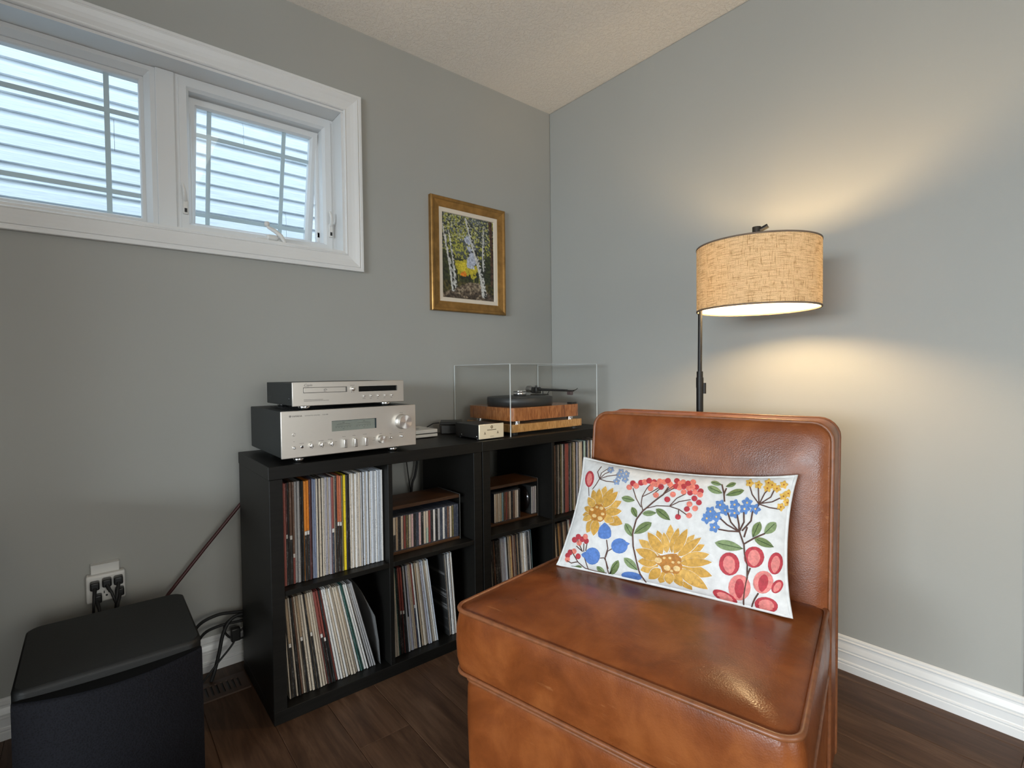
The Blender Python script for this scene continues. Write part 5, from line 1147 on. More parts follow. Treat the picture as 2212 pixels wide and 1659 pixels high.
petal yel 2 972,748 975,738 978,734 981,735 983,738 986,745 984,753 981,758 978,760 975,757
petal yel 2 971,746 967,737 967,731 968,725 971,719 975,715 978,723 979,730 978,736 976,742
petal yel 2 969,747 964,752 961,752 959,748 958,741 957,731 962,728 965,727 968,730 970,735
petal yel 2 969,750 970,762 968,768 966,772 962,773 958,772 958,762 959,754 961,749 964,747
flower_center rust 3 974,749 973,743 969,742 967,748 968,754 972,755
petal yel 2 991,788 994,795 995,802 994,808 992,814 988,820 985,813 984,806 984,800 986,794
petal yel 2 992,787 996,780 996,780 996,784 996,791 996,800 996,804 996,805 994,803 992,798
petal yel 2 992,783 991,772 992,766 994,762 996,760 996,761 996,771 996,778 996,783 996,785
petal yel 2 990,783 985,783 982,779 981,773 982,766 984,756 988,758 991,761 993,766 993,773
petal yel 2 989,786 987,797 985,802 982,802 978,800 975,794 977,785 980,779 983,777 986,778
flower_center rust 3 994,786 993,780 990,779 988,785 989,791 992,792
petal yel 2 988,859 993,864 994,870 993,877 991,884 987,891 984,886 982,879 982,873 983,866
petal yel 2 990,857 994,848 996,847 996,850 996,856 996,865 996,870 995,873 993,872 991,868
petal yel 2 989,853 988,843 988,836 990,831 994,828 996,827 996,836 996,844 996,850 994,853
petal yel 2 988,854 982,856 979,853 978,847 978,840 980,830 984,829 988,831 989,835 990,842
petal yel 2 987,857 985,869 983,874 980,876 976,875 973,870 975,861 977,854 980,850 983,850
flower_center rust 3 991,856 990,850 987,850 985,856 986,862 989,862
petal yel 2 923,926 926,933 927,940 925,948 922,955 917,963 915,956 914,948 914,940 917,933
petal yel 2 924,923 930,915 933,914 935,918 937,924 937,935 932,941 928,943 926,942 924,937
petal yel 2 924,920 924,907 925,900 928,895 932,892 936,891 936,902 935,911 933,917 930,921
petal yel 2 922,920 917,920 914,916 914,910 914,901 917,890 922,891 925,895 926,900 926,907
petal yel 2 922,923 918,936 915,942 912,943 909,941 905,934 909,924 912,917 915,914 918,915
flower_center rust 3 926,922 925,916 922,915 920,922 920,929 924,929
stem brown 6 130,801 109,869 125,935
stem brown 6 130,801 134,863 171,934
stem brown 6 132,806 157,863 197,910
stem brown 6 134,802 175,842 231,874
stem brown 6 134,798 174,788 222,796
stem brown 6 130,801 117,740 98,685
petal steel 2 185,923 193,925 196,930 196,938 195,948 191,961 185,957 182,952 180,945 181,936
petal steel 2 187,918 191,905 194,900 198,901 202,905 206,913 203,924 199,931 195,933 191,930
petal steel 2 185,914 180,904 179,896 181,889 185,883 190,877 194,886 196,895 195,902 192,909
petal steel 2 183,917 176,924 172,923 169,918 167,910 166,898 172,893 177,893 181,895 183,902
petal steel 2 183,922 184,937 181,945 178,950 173,952 167,950 167,936 169,927 171,920 176,918
flower_center pale 3 189,920 188,912 183,911 180,917 181,926 186,927
petal steel 2 242,874 249,878 251,885 252,892 250,901 246,911 240,906 237,900 236,893 237,885
petal steel 2 244,870 248,859 252,856 256,857 260,863 263,872 258,881 254,886 251,887 247,883
petal steel 2 243,866 239,855 239,847 241,841 245,836 251,833 253,842 254,851 253,858 250,864
petal steel 2 240,868 233,872 229,870 227,865 226,856 226,845 232,843 237,843 240,847 242,854
petal steel 2 240,873 240,887 237,894 233,897 229,897 223,893 224,881 226,873 229,868 234,867
flower_center pale 3 246,872 245,864 241,863 238,869 239,877 243,878
petal steel 2 276,846 283,849 285,855 286,863 284,871 281,881 275,877 272,872 271,865 271,857
petal steel 2 278,842 282,831 286,828 289,829 293,833 296,842 292,851 288,856 285,857 281,854
petal steel 2 276,839 272,829 272,821 274,814 277,809 283,805 286,814 287,822 286,830 283,835
petal steel 2 274,840 267,845 263,844 261,839 259,831 259,820 265,817 270,817 273,820 275,827
petal steel 2 274,845 274,859 272,866 268,869 264,869 258,867 259,855 261,847 263,842 268,840
flower_center pale 3 280,844 278,836 274,835 272,841 273,849 277,850
petal steel 2 231,808 237,817 237,825 236,831 233,838 227,843 223,835 222,827 222,820 224,813
petal steel 2 234,806 240,800 244,800 247,804 249,812 250,823 245,827 240,828 236,826 234,819
petal steel 2 233,802 232,789 234,782 237,778 242,776 248,778 248,788 247,797 244,802 240,805
petal steel 2 231,801 224,800 220,795 219,788 220,780 223,770 229,772 233,777 235,782 235,790
petal steel 2 230,805 226,817 223,821 219,821 215,818 210,810 214,801 217,795 221,793 225,795
flower_center pale 3 236,806 235,799 230,797 228,803 229,810 233,812
petal steel 2 276,904 281,913 282,922 280,929 276,937 271,943 268,933 266,924 267,916 270,909
petal steel 2 279,901 285,894 289,894 292,899 293,907 294,919 288,924 284,925 280,923 278,916
petal steel 2 279,896 278,882 279,875 283,870 287,869 293,870 293,882 292,890 289,897 285,900
petal steel 2 276,895 269,894 266,889 266,882 266,873 269,862 275,865 279,869 281,875 280,883
petal steel 2 275,900 271,913 268,918 264,918 260,914 256,906 260,895 263,889 267,887 271,889
flower_center pale 3 281,901 280,893 276,891 273,898 274,906 278,907
petal steel 2 247,916 254,917 257,922 257,930 256,940 253,952 247,950 244,945 242,938 242,929
petal steel 2 248,911 251,898 255,893 259,893 263,896 267,904 263,915 260,922 256,925 252,922
petal steel 2 246,908 241,899 240,891 242,883 245,876 250,870 254,879 256,887 256,895 253,902
petal steel 2 244,910 238,918 233,918 230,914 228,905 228,894 233,888 238,887 242,889 244,896
petal steel 2 244,915 245,930 243,939 240,944 235,946 229,945 229,932 231,922 233,915 237,912
flower_center pale 3 250,914 249,905 245,904 242,911 243,919 247,920
tulip crim 2 833,297 833,267 828,238 819,213 806,195 793,186 779,187 768,198 759,219 754,246 755,276 759,306 768,332 780,351 794,359 808,357 820,345 828,324
tulip_inner pink 3 818,281 817,249 810,221 802,203 795,198 786,205 776,222 770,249 770,280 775,308 783,327 794,334 805,327 814,308
tulip crim 2 925,368 922,341 916,316 906,295 893,281 880,276 868,281 858,295 851,316 849,342 851,369 857,396 867,417 880,430 893,434 905,429 916,415 922,393
tulip_inner pink 3 911,357 907,329 899,305 891,290 884,287 876,296 867,315 863,340 866,369 872,393 881,408 892,411 901,402 908,383
tulip crim 2 990,339 986,312 980,288 972,270 962,260 953,259 946,267 940,284 937,308 938,335 942,363 948,388 956,406 965,416 974,416 982,407 988,390 990,366
tulip_inner pink 3 980,332 976,305 968,282 962,269 957,269 952,281 948,302 948,330 952,358 958,380 965,393 972,393 978,381 981,360
tulip pink 2 871,135 867,103 858,72 845,47 830,30 815,24 802,28 792,44 787,68 786,99 790,132 798,163 810,189 824,206 839,212 853,206 863,190 870,165
tulip_inner crim 3 848,118 843,85 834,56 826,39 821,37 815,48 811,71 809,102 813,135 819,163 827,180 835,184 843,173 847,149
tulip pink 2 953,190 947,163 937,139 925,120 912,111 900,110 890,120 883,138 880,162 882,191 888,219 897,244 909,262 922,271 935,271 945,261 952,242 955,218
tulip_inner crim 3 935,184 929,156 919,133 911,121 906,121 901,133 899,156 900,184 905,213 913,235 922,248 930,248 936,235 938,212
tulip crim 2 980,167 974,152 966,140 959,133 952,132 947,137 945,147 945,162 947,179 952,196 959,212 966,223 974,230 980,231 985,226 988,216 988,201 985,185
tulip_inner pink 3 975,169 968,154 960,143 954,139 952,141 951,152 953,168 958,186 964,202 971,213 977,217 981,213 982,202 980,186
tulip crim 2 810,4 801,4 788,4 773,4 758,4 745,4 735,6 727,20 723,36 725,50 732,62 743,68 758,70 774,66 790,56 803,44 811,29 814,13
tulip_inner pink 3 798,4 787,4 771,4 759,4 751,4 745,7 739,24 738,40 746,51 758,56 773,54 786,46 797,33 801,18
tulip crim 2 959,41 953,22 941,5 926,4 910,4 895,4 884,4 877,4 876,17 877,37 884,56 894,74 908,87 922,94 936,94 948,88 957,76 961,60
tulip_inner pink 3 947,36 938,17 923,4 910,4 901,4 894,4 889,14 890,33 896,53 907,69 921,78 933,79 943,71 948,55
tulip crim 2 95,787 95,758 91,733 84,714 75,704 64,703 53,712 42,730 35,755 31,783 32,811 37,836 45,856 55,867 66,868 76,859 85,841 92,815
tulip_inner pink 3 85,779 83,750 78,727 72,714 66,714 59,726 50,748 45,776 46,805 50,829 58,843 66,844 75,831 81,808
stem brown 5 69,703 83,621'''
for line in EMB.strip().split('\n'):
    k, c, lay, *P = line.split(); lay = float(lay); P = [tuple(int(q)/1000 for q in p.split(',')) for p in P]
    b = B(); edged = c in ('gold', 'gold2') and k == 'petal'
    if k == 'stem':
        pts = []
        for i in range(len(P)-1):
            m = max(2, int(math.hypot((P[i+1][0]-P[i][0])*PWD, (P[i+1][1]-P[i][1])*PHT)/.006))
            for q in range(m): a = q/m; pts.append(pil(P[i][0]+(P[i+1][0]-P[i][0])*a, P[i][1]+(P[i+1][1]-P[i][1])*a, .0007 if c == 'brown' else .0024))
        pts.append(pil(*P[-1], .0007 if c == 'brown' else .0024))
        b.tube(pts, lay*.00021, 5)
    else:
        cs = sum(p[0] for p in P)/len(P); ct = sum(p[1] for p in P)/len(P); h = .0009+.0005*lay; n = len(P)
        R = []
        for f, dz in ((1.0, -.0006 if not edged else h*.55), (.965 if not edged else .88, h*.8), (.66, h), (.34, h)): R.append([pil(cs+(s-cs)*f, ct+(t-ct)*f, dz) for s, t in P])
        V = [p for r in R for p in r]+[pil(cs, ct, h)]
        F = [(q*n+i, q*n+(i+1) % n, (q+1)*n+(i+1) % n, (q+1)*n+i) for q in range(3) for i in range(n)]+[(3*n+i, 3*n+(i+1) % n, 4*n) for i in range(n)]
        b.add(V, F[:n], 1 if edged else 0, True); b.add(V, F[n:], 0, True)
    obj(k, b, [TM[c], COTTON] if edged else TM[c], cush)

# ------------------------------------------------------------------ floor lamp
LX, LY, LR = -.379, -1.3065, .175; LZ0, LZ1 = 1.2180, 1.4130
QX, QY = -.431, -1.144
lamp = thing('floor_lamp', 'black floor lamp with lit beige linen drum shade behind the chair', 'lamp', (QX, QY, 0))
LBLK = plain('satin_black_metal', (.007, .0065, .006), .42, 0, .3)
b = B(); b.lathe([(0.0001, .0003), (.135, .0003), (.137, .004), (.137, .016), (.13, .020), (.02, .022), (.015, .035), (0.0001, .035)], (QX, QY, 0), 40); obj('base', b, LBLK, lamp)
b = B(); b.cyl((QX, QY, .034), (QX+.002, QY, .975), .0110, n=20); obj('lower_pole', b, LBLK, lamp)
b = B(); b.cyl((QX+.002, QY, .975), (QX+.002, QY, 1.008), .0118, n=20); b.cyl((QX+.002, QY, 1.008), (QX+.002, QY, 1.028), .0100, n=20); cl_ = obj('height_collar', b, LBLK, lamp)
b = B(); b.cyl((QX+.012, QY-.010, .955), (QX+.012, QY-.010, .99), .006, n=10); obj('clamp_screw', b, LBLK, cl_)
b = B(); b.tube([(QX+.002, QY, 1.02), (QX+.006, QY, 1.25), (QX+.010, QY-.002, 1.386)], .0068, 14); obj('upper_pole', b, LBLK, lamp)
e0 = Vector((QX+.010, QY-.002, 1.378)); ctr = Vector((LX, LY, 1.456)); dd_ = (ctr-e0).normalized()
b = B(); b.cyl(e0-dd_*.004, ctr+dd_*.035, .0072, n=14); b.rbox(e0.x-.008, e0.x+.008, e0.y-.008, e0.y+.008, e0.z-.014, e0.z+.010, .003); arm = obj('arm', b, LBLK, lamp)
b = B(); b.cyl(ctr+Vector((0, 0, -.05)), ctr+Vector((0, 0, .016)), .0125, n=20); obj('shade_holder', b, LBLK, lamp)
b = B(); b.cyl((LX, LY, 1.362), (LX, LY, 1.402), .019, n=20); b.cyl((LX, LY, 1.37), (LX, LY, 1.41), .012, n=12); obj('socket', b, LBLK, lamp)
b = B()
for a in (30, 150, 270):
    b.tube([(LX, LY, 1.402), (LX+.1*math.cos(math.radians(a)), LY+.1*math.sin(math.radians(a)), 1.406), (LX+(LR-.004)*math.cos(math.radians(a)), LY+(LR-.004)*math.sin(math.radians(a)), 1.414)], .0022, 6)
obj('spider', b, LBLK, lamp)
mbulb = D.materials.new('warm_bulb'); mbulb.use_nodes = True; mbulb.node_tree.nodes.clear(); em = N(mbulb.node_tree, 'ShaderNodeEmission'); ou = N(mbulb.node_tree, 'ShaderNodeOutputMaterial'); mbulb.node_tree.links.new(em.outputs[0], ou.inputs[0])
em.inputs[0].default_value = (1.0, .70, .36, 1); em.inputs[1].default_value = 430
b = B(); b.lathe([(0.0001, -.034), (.014, -.031), (.025, -.022), (.030, -.008), (.028, .006), (.020, .022), (.014, .036), (.0135, .052), (0.0001, .052)], (LX, LY, 1.300), 24); obj('bulb', b, mbulb, lamp)
def linen():
    m = D.materials.new('beige_linen_shade'); m.use_nodes = True; nt = m.node_tree; nt.nodes.clear()
    tc = N(nt, 'ShaderNodeTexCoord')
    def st(sx, sy):
        mp = N(nt, 'ShaderNodeMapping'); mp.inputs['Scale'].default_value = (sx, sy, 1); nt.links.new(tc.outputs['UV'], mp.inputs['Vector']); return mp.outputs[0]
    nh = noise_n(nt, st(26, 110), 1.0, 5, .65, .2); nv = noise_n(nt, st(330, 6), 1.0, 5, .65, .2); nf = noise_n(nt, st(420, 100), 1.0, 2)
    h = ramp(nt, nh, [(.50, (1, 1, 1)), (.64, (.40, .33, .25))]); v = ramp(nt, nv, [(.54, (1, 1, 1)), (.66, (.45, .37, .28))]); f = ramp(nt, nf, [(.35, (.78, .74, .70)), (.6, (1, 1, 1))])
    c = mixc(nt, 1.0, mixc(nt, 1.0, h, v, 'MULTIPLY'), f, 'MULTIPLY'); c = mixc(nt, 1.0, c, (.74, .58, .37), 'MULTIPLY')
    df = N(nt, 'ShaderNodeBsdfDiffuse'); tl = N(nt, 'ShaderNodeBsdfTranslucent'); mx = N(nt, 'ShaderNodeMixShader'); ou = N(nt, 'ShaderNodeOutputMaterial'); mx.inputs[0].default_value = .32
    nt.links.new(c, df.inputs[0]); nt.links.new(c, tl.inputs[0]); nt.links.new(df.outputs[0], mx.inputs[1]); nt.links.new(tl.outputs[0], mx.inputs[2]); nt.links.new(mx.outputs[0], ou.inputs[0]); return m
b = B(); n_ = 96; hh = LZ1-LZ0
V = []; F = []
for i in range(n_+1):
    a = 2*math.pi*i/n_
    for z in (LZ0, LZ1): V.append((LX+LR*math.cos(a), LY+LR*math.sin(a), z))
for i in range(n_): F.append((2*i, 2*i+2, 2*i+3, 2*i+1))
b.add(V, F, 0, True); me_ = D.meshes.new('shade'); me_.from_pydata([tuple(p-Vector((QX, QY, 0))) for p in b.v], [], b.f); me_.materials.append(linen())
me_.polygons.foreach_set('use_smooth', [True]*len(me_.polygons)); uv = me_.uv_layers.new(name='UVMap')
for p in me_.polygons:
    for li in p.loop_indices:
        vi = me_.loops[li].vertex_index; uv.data[li].uv = ((vi//2)/n_, vi % 2)
sh = D.objects.new('shade', me_); COL.objects.link(sh); sh.parent = lamp
sh['label'] = 'lit beige linen drum shade'
mlin = D.materials.new('white_shade_lining'); mlin.use_nodes = True; nt = mlin.node_tree; nt.nodes.clear()
df = N(nt, 'ShaderNodeBsdfDiffuse'); tl = N(nt, 'ShaderNodeBsdfTranslucent'); mx = N(nt, 'ShaderNodeMixShader'); ou = N(nt, 'ShaderNodeOutputMaterial'); mx.inputs[0].default_value = .45
df.inputs[0].default_value = (.85, .84, .80, 1); tl.inputs[0].default_value = (.85, .83, .78, 1); nt.links.new(df.outputs[0], mx.inputs[1]); nt.links.new(tl.outputs[0], mx.inputs[2]); nt.links.new(mx.outputs[0], ou.inputs[0])
b = B(); b.lathe([(LR-.0022, 0), (LR-.0022, LZ1-LZ0)], (LX, LY, LZ0), 96); obj('lining', b, mlin, sh)
RIMM = plain('shade_rim_tape', (.16, .11, .075), .7)
for z in (LZ0, LZ1):
    b = B(); b.lathe([(LR-.0030, -.0022), (LR+.0012, -.0022), (LR+.0012, .0022), (LR-.0030, .0022), (LR-.0030, -.0022)], (LX, LY, z), 96); obj('rim_tape', b, RIMM, sh)

# ------------------------------------------------------------------ framed painting
pic = thing('framed_painting', 'small gold-framed painting of a birch forest path', 'painting', (-.553, -.012, 1.320))
FX0, FX1, FZ0, FZ1 = -.770, -.338, 1.320, 1.846
GOLD = plain('antique_gold_leaf', (.34, .185, .055), .34, .75, var=.25, vs_=25, bmp=.1, bs_=200)
GOLDD = plain('dark_gold_edge', (.16, .075, .025), .4, .5)
fr = [(0, 0), (0, .020), (.003, .0235), (.009, .0245), (.014, .0225), (.018, .0195), (.030, .0165), (.040, .0145), (.0455, .0145), (.047, .012), (.047, .004)]
for side in range(4):
    R = []
    for e in (0, 1):
        ring = []
        for o, d in fr:
            x0, x1, z0, z1 = FX0+o, FX1-o, FZ0+o, FZ1-o
            c4 = [(x0, z0), (x1, z0), (x1, z1), (x0, z1)]; p = c4[(side+e) % 4]; ring.append((p[0], -.001-d, p[1]))
        R.append(ring)
    b = B(); b.loft(R, smooth=False); obj('frame_rail', b, GOLD, pic)
LIN = plain('ivory_liner', (.66, .58, .47), .7, bmp=.2, bs_=900)
lr = [(.045, .004), (.045, .0125), (.049, .0130), (.064, .0115), (.066, .0085), (.066, .004)]
for side in range(4):
    R = []
    for e in (0, 1):
        ring = []
        for o, d in lr:
            x0, x1, z0, z1 = FX0+o, FX1-o, FZ0+o, FZ1-o
            c4 = [(x0, z0), (x1, z0), (x1, z1), (x0, z1)]; p = c4[(side+e) % 4]; ring.append((p[0], -.001-d, p[1]))
        R.append(ring)
    b = B(); b.loft(R, smooth=False); obj('liner_rail', b, LIN, pic)
def lerp3(a, c, t): return tuple(a[i]+(c[i]-a[i])*t for i in range(3))
def segd(p, a, c):
    vx, vy = c[0]-a[0], c[1]-a[1]; L = vx*vx+vy*vy; t = max(0, min(1, ((p[0]-a[0])*vx+(p[1]-a[1])*vy)/L)); return math.hypot(p[0]-a[0]-vx*t, (p[1]-a[1]-vy*t)), t
def nz(a, c, s, k=0): return mnoise.noise(Vector((a*s, c*s, k*7.3)))
def paint(a, q):
    """colour of the canvas at a (left to right) and q (top to bottom)"""
    n1 = nz(a, q*1.4, 9); n2 = nz(a, q*1.4, 28, 1); n3 = nz(a*1.6, q*1.4, 60, 2)
    c = (.020, .026, .016)
    if q < .52:
        c = lerp3((.030, .038, .030), (.10, .115, .12), max(0, min(1, .5+n1*1.3-(abs(a-.45)*1.2))))
        if n2+.35*n3+.15*math.sin(a*7) > .06: c = lerp3((.13, .14, .020), (.34, .33, .07), max(0, min(1, .5+n3)))
        if n3 > .38 and q < .3: c = (.36, .36, .30)
    if .22 < q < .95 and a < .9:
        yl = math.exp(-((a-.46)/.27)**2-((q-.615)/.12)**2)
        if yl+.3*n1+.22*n2 > .46: c = lerp3((.16, .17, .018), (.52, .42, .03), max(0, min(1, yl+.35*n2)))
    sk = math.exp(-((a-.57)/.125)**2-((q-.51)/.14)**2)+.85*math.exp(-((a-.49)/.09)**2-((q-.28)/.06)**2)
    if sk+.30*n1+.16*n2 > .50: c = lerp3((.30, .33, .42), (.42, .45, .52), .5+n2*.6)
    og = math.exp(-((a-.40)/.06)**2-((q-.695)/.035)**2)
    if og+.25*n2 > .45: c = lerp3((.55, .24, .01), (.62, .13, .008), .5+n2)
    dark = (q > .55-.25*abs(a-.5) and (a < .24+.08*n1 or a > .80+.06*n1)) or (.735+.02*n2 < q < .80 and .2 < a < .9)
    if dark: c = lerp3((.010, .014, .007), (.045, .055, .016), max(0, min(1, .35+n2*.9)))
    if .72 < q < .79 and .28 < a < .72 and nz(a, 0, 55, 4) > .25: c = (.30, .28, .06)
    ew = .10+(q-.79)*2.4
    if q > .785+.02*n2:
        if abs(a-.60+(q-.8)*.8) < ew: c = lerp3((.060, .040, .025), (.27, .215, .15), max(0, min(1, .42+n2*1.1-.9*(q-.82)+.4*n3)))
        else: c = lerp3((.012, .014, .006), (.09, .075, .02), max(0, min(1, .3+n2)))
        if q > .90 and n1 < .1: c = lerp3(c, (.022, .013, .009), .7)
    def trunk(P, w0, w1, tone=1):
        nonlocal c
        for i in range(len(P)-1):
            d, t = segd((a*1.0, q*1.5), (P[i][0], P[i][1]*1.5), (P[i+1][0], P[i+1][1]*1.5)); g = (i+t)/(len(P)-1); w = w0+(w1-w0)*g
            if d < w:
                side = nz(a, q*1.2, 34, 6)+.35*(1 if a > P[i][0]+(P[i+1][0]-P[i][0])*t else -1)
                c = (.016, .016, .014) if side > .28 else lerp3((.60, .60, .56), (.36, .36, .34), max(0, min(1, .4+n3)))
                if tone == 0: c = lerp3((.030, .014, .010), (.075, .036, .024), max(0, min(1, .5+n2)))
    trunk([(.02, .14), (.10, .42), (.155, .62), (.205, .90)], .016, .032)
    trunk([(.13, .20), (.20, .52), (.255, .86)], .010, .024)
    trunk([(.45, .03), (.56, .30), (.66, .50), (.76, .74), (.80, .93)], .018, .052)
    trunk([(.80, .10), (.785, .40), (.80, .62)], .013, .028)
    trunk([(.93, .0), (.965, .40), (.955, .80)], .034, .022, 0)
    k = 1.12+.75*n3+.3*n2
    return tuple(max(0.0, min(1.0, v*k)) for v in c)
cx0, cx1, cz0, cz1 = FX0+.064, FX1-.064, FZ0+.064, FZ1-.064
NA, NQ = 96, 140
me_ = D.meshes.new('canvas')
me_.from_pydata([(cx0+(cx1-cx0)*i/NA-pic.location.x, -.0065-pic.location.y, cz1-(cz1-cz0)*j/NQ-pic.location.z) for j in range(NQ+1) for i in range(NA+1)], [], [(j*(NA+1)+i, (j+1)*(NA+1)+i, (j+1)*(NA+1)+i+1, j*(NA+1)+i+1) for j in range(NQ) for i in range(NA)])
ca = me_.color_attributes.new('paint', 'FLOAT_COLOR', 'POINT'); buf = []
for j in range(NQ+1):
    for i in range(NA+1): buf += [*paint(i/NA, j/NQ), 1.0]
ca.data.foreach_set('color', buf)
mc, nt, bs = newmat('oil_paint'); at = N(nt, 'ShaderNodeAttribute', attribute_name='paint'); nt.links.new(at.outputs['Color'], bs.inputs['Base Color']); bs.inputs['Roughness'].default_value = .4; bump(nt, bs, noise_n(nt, coords(nt), 260, 3), .3, .001)
me_.materials.append(mc); cv = D.objects.new('canvas', me_); COL.objects.link(cv); cv.parent = pic

# ------------------------------------------------------------------ subwoofer
SX0, SX1, SY0, SY1, STOP = -2.122, -1.774, -.565, -.200, .372
sub = thing('subwoofer', 'black cube subwoofer with bowed cloth grille', 'subwoofer', ((SX0+SX1)/2, (SY0+SY1)/2, 0))
VIN = plain('black_ash_vinyl', (.0075, .0080, .0080), .55, 0, .35, bmp=.35, bs_=420)
b = B(); o_ = rrect(SX0, SX1, SY0, SY1, .030, 6)
b.loft([[(x, y, .012) for x, y in o_], [(x, y, STOP-.010) for x, y in o_], [((SX0+SX1)/2+(x-(SX0+SX1)/2)*.990, (SY0+SY1)/2+(y-(SY0+SY1)/2)*.990, STOP-.003) for x, y in o_], [((SX0+SX1)/2+(x-(SX0+SX1)/2)*.965, (SY0+SY1)/2+(y-(SY0+SY1)/2)*.965, STOP) for x, y in o_]]); obj('cabinet', b, VIN, sub)
def grillecloth():
    m, nt, bs = newmat('black_grille_cloth'); v = coords(nt)
    vo = N(nt, 'ShaderNodeTexVoronoi'); vo.inputs['Scale'].default_value = 260; nt.links.new(v, vo.inputs['Vector'])
    nt.links.new(ramp(nt, vo.outputs['Distance'], [(.1, (.0018, .0018, .0026)), (.5, (.0055, .0058, .0085))]), bs.inputs['Base Color']); bs.inputs['Roughness'].default_value = .85; bs.inputs['Specular IOR Level'].default_value = .15; bump(nt, bs, vo.outputs['Distance'], .5, .001); return m
b = B(); R = []
for i in range(25):
    u = -1+2*i/24; x = (SX0+SX1)/2+u*(SX1-SX0)/2*.985; bow = .038*(1-u*u)
    zt = STOP-.020-.006*(1-u*u)
    R.append([(x, SY0-.001, .03), (x, SY0-.010-bow, .035), (x, SY0-.012-bow, .20), (x, SY0-.010-bow, zt-.006), (x, SY0-.006-bow, zt), (x, SY0+.002, zt+.001)])
b.loft(R, cap0=True, cap1=True, closed=False); g_ = obj('grille', b, grillecloth(), sub)
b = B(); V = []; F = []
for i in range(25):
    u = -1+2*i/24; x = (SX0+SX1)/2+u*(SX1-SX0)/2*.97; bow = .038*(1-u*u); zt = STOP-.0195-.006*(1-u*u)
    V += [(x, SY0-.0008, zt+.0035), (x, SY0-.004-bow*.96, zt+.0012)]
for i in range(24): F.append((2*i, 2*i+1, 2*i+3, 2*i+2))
b.add(V, F, 0, True); obj('grille_gap_shade', b, plain('painted_gap_shade', (.0018, .0018, .0018), .95, 0, .1), g_)  # near-black sheet paints in the shade of the gap above the grille
for lx in (SX0+.05, SX1-.05):
    for ly in (SY0+.05, SY1-.05):
        b = B(); b.cyl((lx, ly, .0003), (lx, ly, .0125), .02, n=16); obj('foot', b, BLACKRUB, sub)

# ------------------------------------------------------------------ wall outlet tap, plugs and cables
tap = thing('outlet_tap', 'white six-way outlet tap with shelf plugged into the wall', 'outlet', (-1.953, -.0, .337))
b = B(); b.rbox(-2.002, -1.906, -.034, -.0005, .338, .423, .006, 3); body = obj('tap_body', b, WHITEPL, tap)
b = B(); b.rbox(-1.990, -1.920, -.020, -.0005, .4225, .452, .0015, 1, smooth=False); b.box(-1.990, -1.920, -.026, -.0005, .4500, .4525); obj('tap_shelf', b, WHITEPL, tap)
for px, pz in ((-1.954, .365),):
    b = B(); b.box(px-.0012-.005, px+.0012-.005, -.0346, -.0338, pz-.001, pz+.007); b.box(px-.0012+.006, px+.0012+.006, -.0346, -.0338, pz-.001, pz+.006); b.cyl((px+.001, -.0346, pz-.008), (px+.001, -.0338, pz-.008), .003, n=10); obj('socket_slots', b, BLACKPL, body)
plugs = [(-1.981, .398, (-.004, -.055, -.030), 'upper left'), (-1.952, .402, (.020, -.050, -.035), 'upper middle'), (-1.924, .402, (-.008, -.050, -.035), 'upper right'), (-1.976, .358, (.008, -.055, -.03), 'lower left'), (-1.922, .366, (-.010, -.050, -.035), 'lower right')]
for px, pz, dv, w_ in plugs:
    t = thing('power_plug', 'black power plug in the %s socket of the white tap' % w_, 'plug', (px, -.034, pz-.012), 0, 'plugs in the outlet tap')
    b = B(); b.rbox(px-.0115, px+.0115, -.062, -.0343, pz-.013, pz+.011, .004, 2); obj('plug_body', b, BLACKPL, t)
    a = Vector((px, -.060, pz-.006)); p1 = a+Vector(dv)*.5
    b = B(); b.tube([a, a+Vector((dv[0]*.2, -.010, -.010)), p1, a+Vector((dv[0], -.020, -.055)), a+Vector((dv[0]*1.6, -.012, -.12)), a+Vector((dv[0]*2.0, .0, -.22)), a+Vector((dv[0]*2.2, .015, -.30))], [.0055, .005, .004, .0035, .0035, .0035, .0035], 8); obj('cord', b, BLACKRUB, t)
CRED = plain('dark_red_cable', (.055, .012, .012), .4)
b = B(); b.tube([(-1.86, -.06, .23), (-1.795, -.05, .321), (-1.69, -.048, .446), (-1.582, -.05, .573), (-1.50, -.05, .665)], .0058, 8); o = obj('speaker_cable', b, CRED, base=True); tag(o, 'taut dark red cable running up from subwoofer to shelf', 'cable')
def cable(pts, r, label, m=BLACKRUB, grp=None):
    P = [Vector(p) for p in pts]; Q = []
    for i in range(len(P)-1):
        p0 = P[max(i-1, 0)]; p1 = P[i]; p2 = P[i+1]; p3 = P[min(i+2, len(P)-1)]
        for k in range(6):
            t = k/6; Q.append(.5*((2*p1)+(p2-p0)*t+(2*p0-5*p1+4*p2-p3)*t*t+(3*p1-p0-3*p2+p3)*t*t*t))
    Q.append(P[-1]); b = B(); b.tube(Q, r, 8); o = obj('black_cable', b, m, base=True); return tag(o, label, 'cable', grp)
cable([(-1.765, -.19, .16), (-1.725, -.085, .197), (-1.663, -.06, .210), (-1.60, -.055, .200), (-1.54, -.05, .19)], .0055, 'upper black cable arching from the subwoofer towards the shelf')
cable([(-1.765, -.19, .13), (-1.712, -.085, .163), (-1.66, -.06, .170), (-1.60, -.055, .166), (-1.54, -.05, .16)], .0048, 'lower black cable arching from the subwoofer towards the shelf')
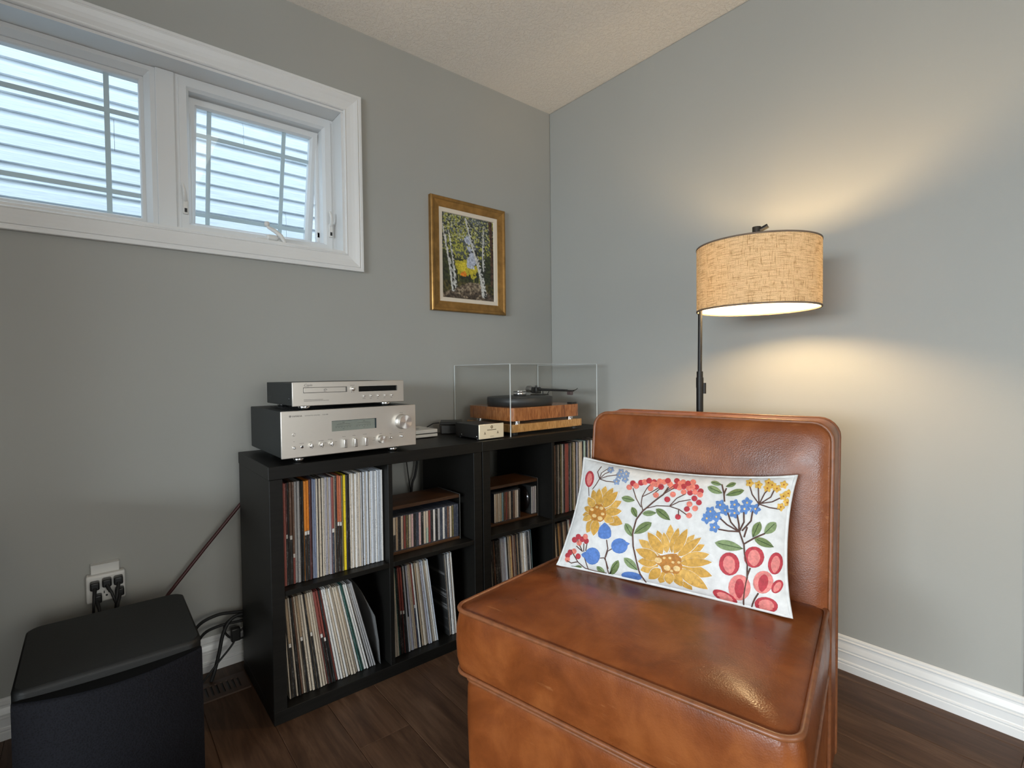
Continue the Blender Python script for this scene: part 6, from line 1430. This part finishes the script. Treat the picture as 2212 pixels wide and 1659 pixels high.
cable([(-1.54, -.06, .185), (-1.610, -.062, .188), (-1.643, -.068, .150), (-1.660, -.075, .085), (-1.674, -.080, .035), (-1.69, -.10, .007)], .0062, 'thick black cable dropping straight down past the baseboard')
cable([(-1.54, -.05, .10), (-1.600, -.055, .105), (-1.632, -.06, .130), (-1.640, -.06, .165), (-1.61, -.055, .185), (-1.57, -.05, .172)], .0036, 'black cable loop curling against the wall beside the shelf')
cable([(-1.54, -.06, .15), (-1.590, -.062, .135), (-1.620, -.07, .095), (-1.668, -.085, .055), (-1.705, -.10, .025), (-1.74, -.13, .006)], .0036, 'thin black cable crossing the baseboard towards the floor')
b = B(); b.rbox(-1.622, -1.592, -.075, -.050, .105, .150, .004, 2, mtx=None); o = obj('inline_connector', b, BLACKPL, base=True); tag(o, 'black inline connector block among the cables by the shelf', 'connector')
# cables hanging behind the open cubby
for pts, lab in (([(-.926, -.035, .74), (-.919, -.035, .642), (-.909, -.035, .561), (-.904, -.035, .519), (-.902, -.036, .40)], 'thin black cable hanging behind the disc cubby'), ([(-.862, -.035, .74), (-.868, -.035, .642), (-.879, -.035, .578), (-.896, -.037, .536), (-.908, -.040, .40)], 'thick black cable hanging behind the disc cubby')):
    cable(pts, .0026 if 'thin' in lab else .0052, lab)
# floor register
reg = thing('floor_register', 'brown metal floor vent between subwoofer and shelf', 'vent', (-1.70, -.15, 0))
VM = plain('brown_register', (.060, .034, .022), .5)
rx0, rx1, ry0, ry1 = -1.86, -1.590, -.205, -.095
b = B(); b.box(rx0, rx1, ry0, ry0+.022, .0003, .005); b.box(rx0, rx1, ry1-.022, ry1, .0003, .005); b.box(rx0, rx0+.02, ry0+.022, ry1-.022, .0003, .005); b.box(rx1-.024, rx1, ry0+.022, ry1-.022, .0003, .005); obj('register_frame', b, VM, reg)
b = B(); b.box(rx0+.02, rx1-.024, ry0+.022, ry1-.022, .0003, .0008); obj('register_duct', b, BLACKPL, reg)
for k in range(14):
    xx = rx0+.026+k*.0158
    b = B(); b.box(xx, xx+.009, ry0+.0222, ry1-.0222, .001, .0045); obj('register_slat', b, VM, reg)
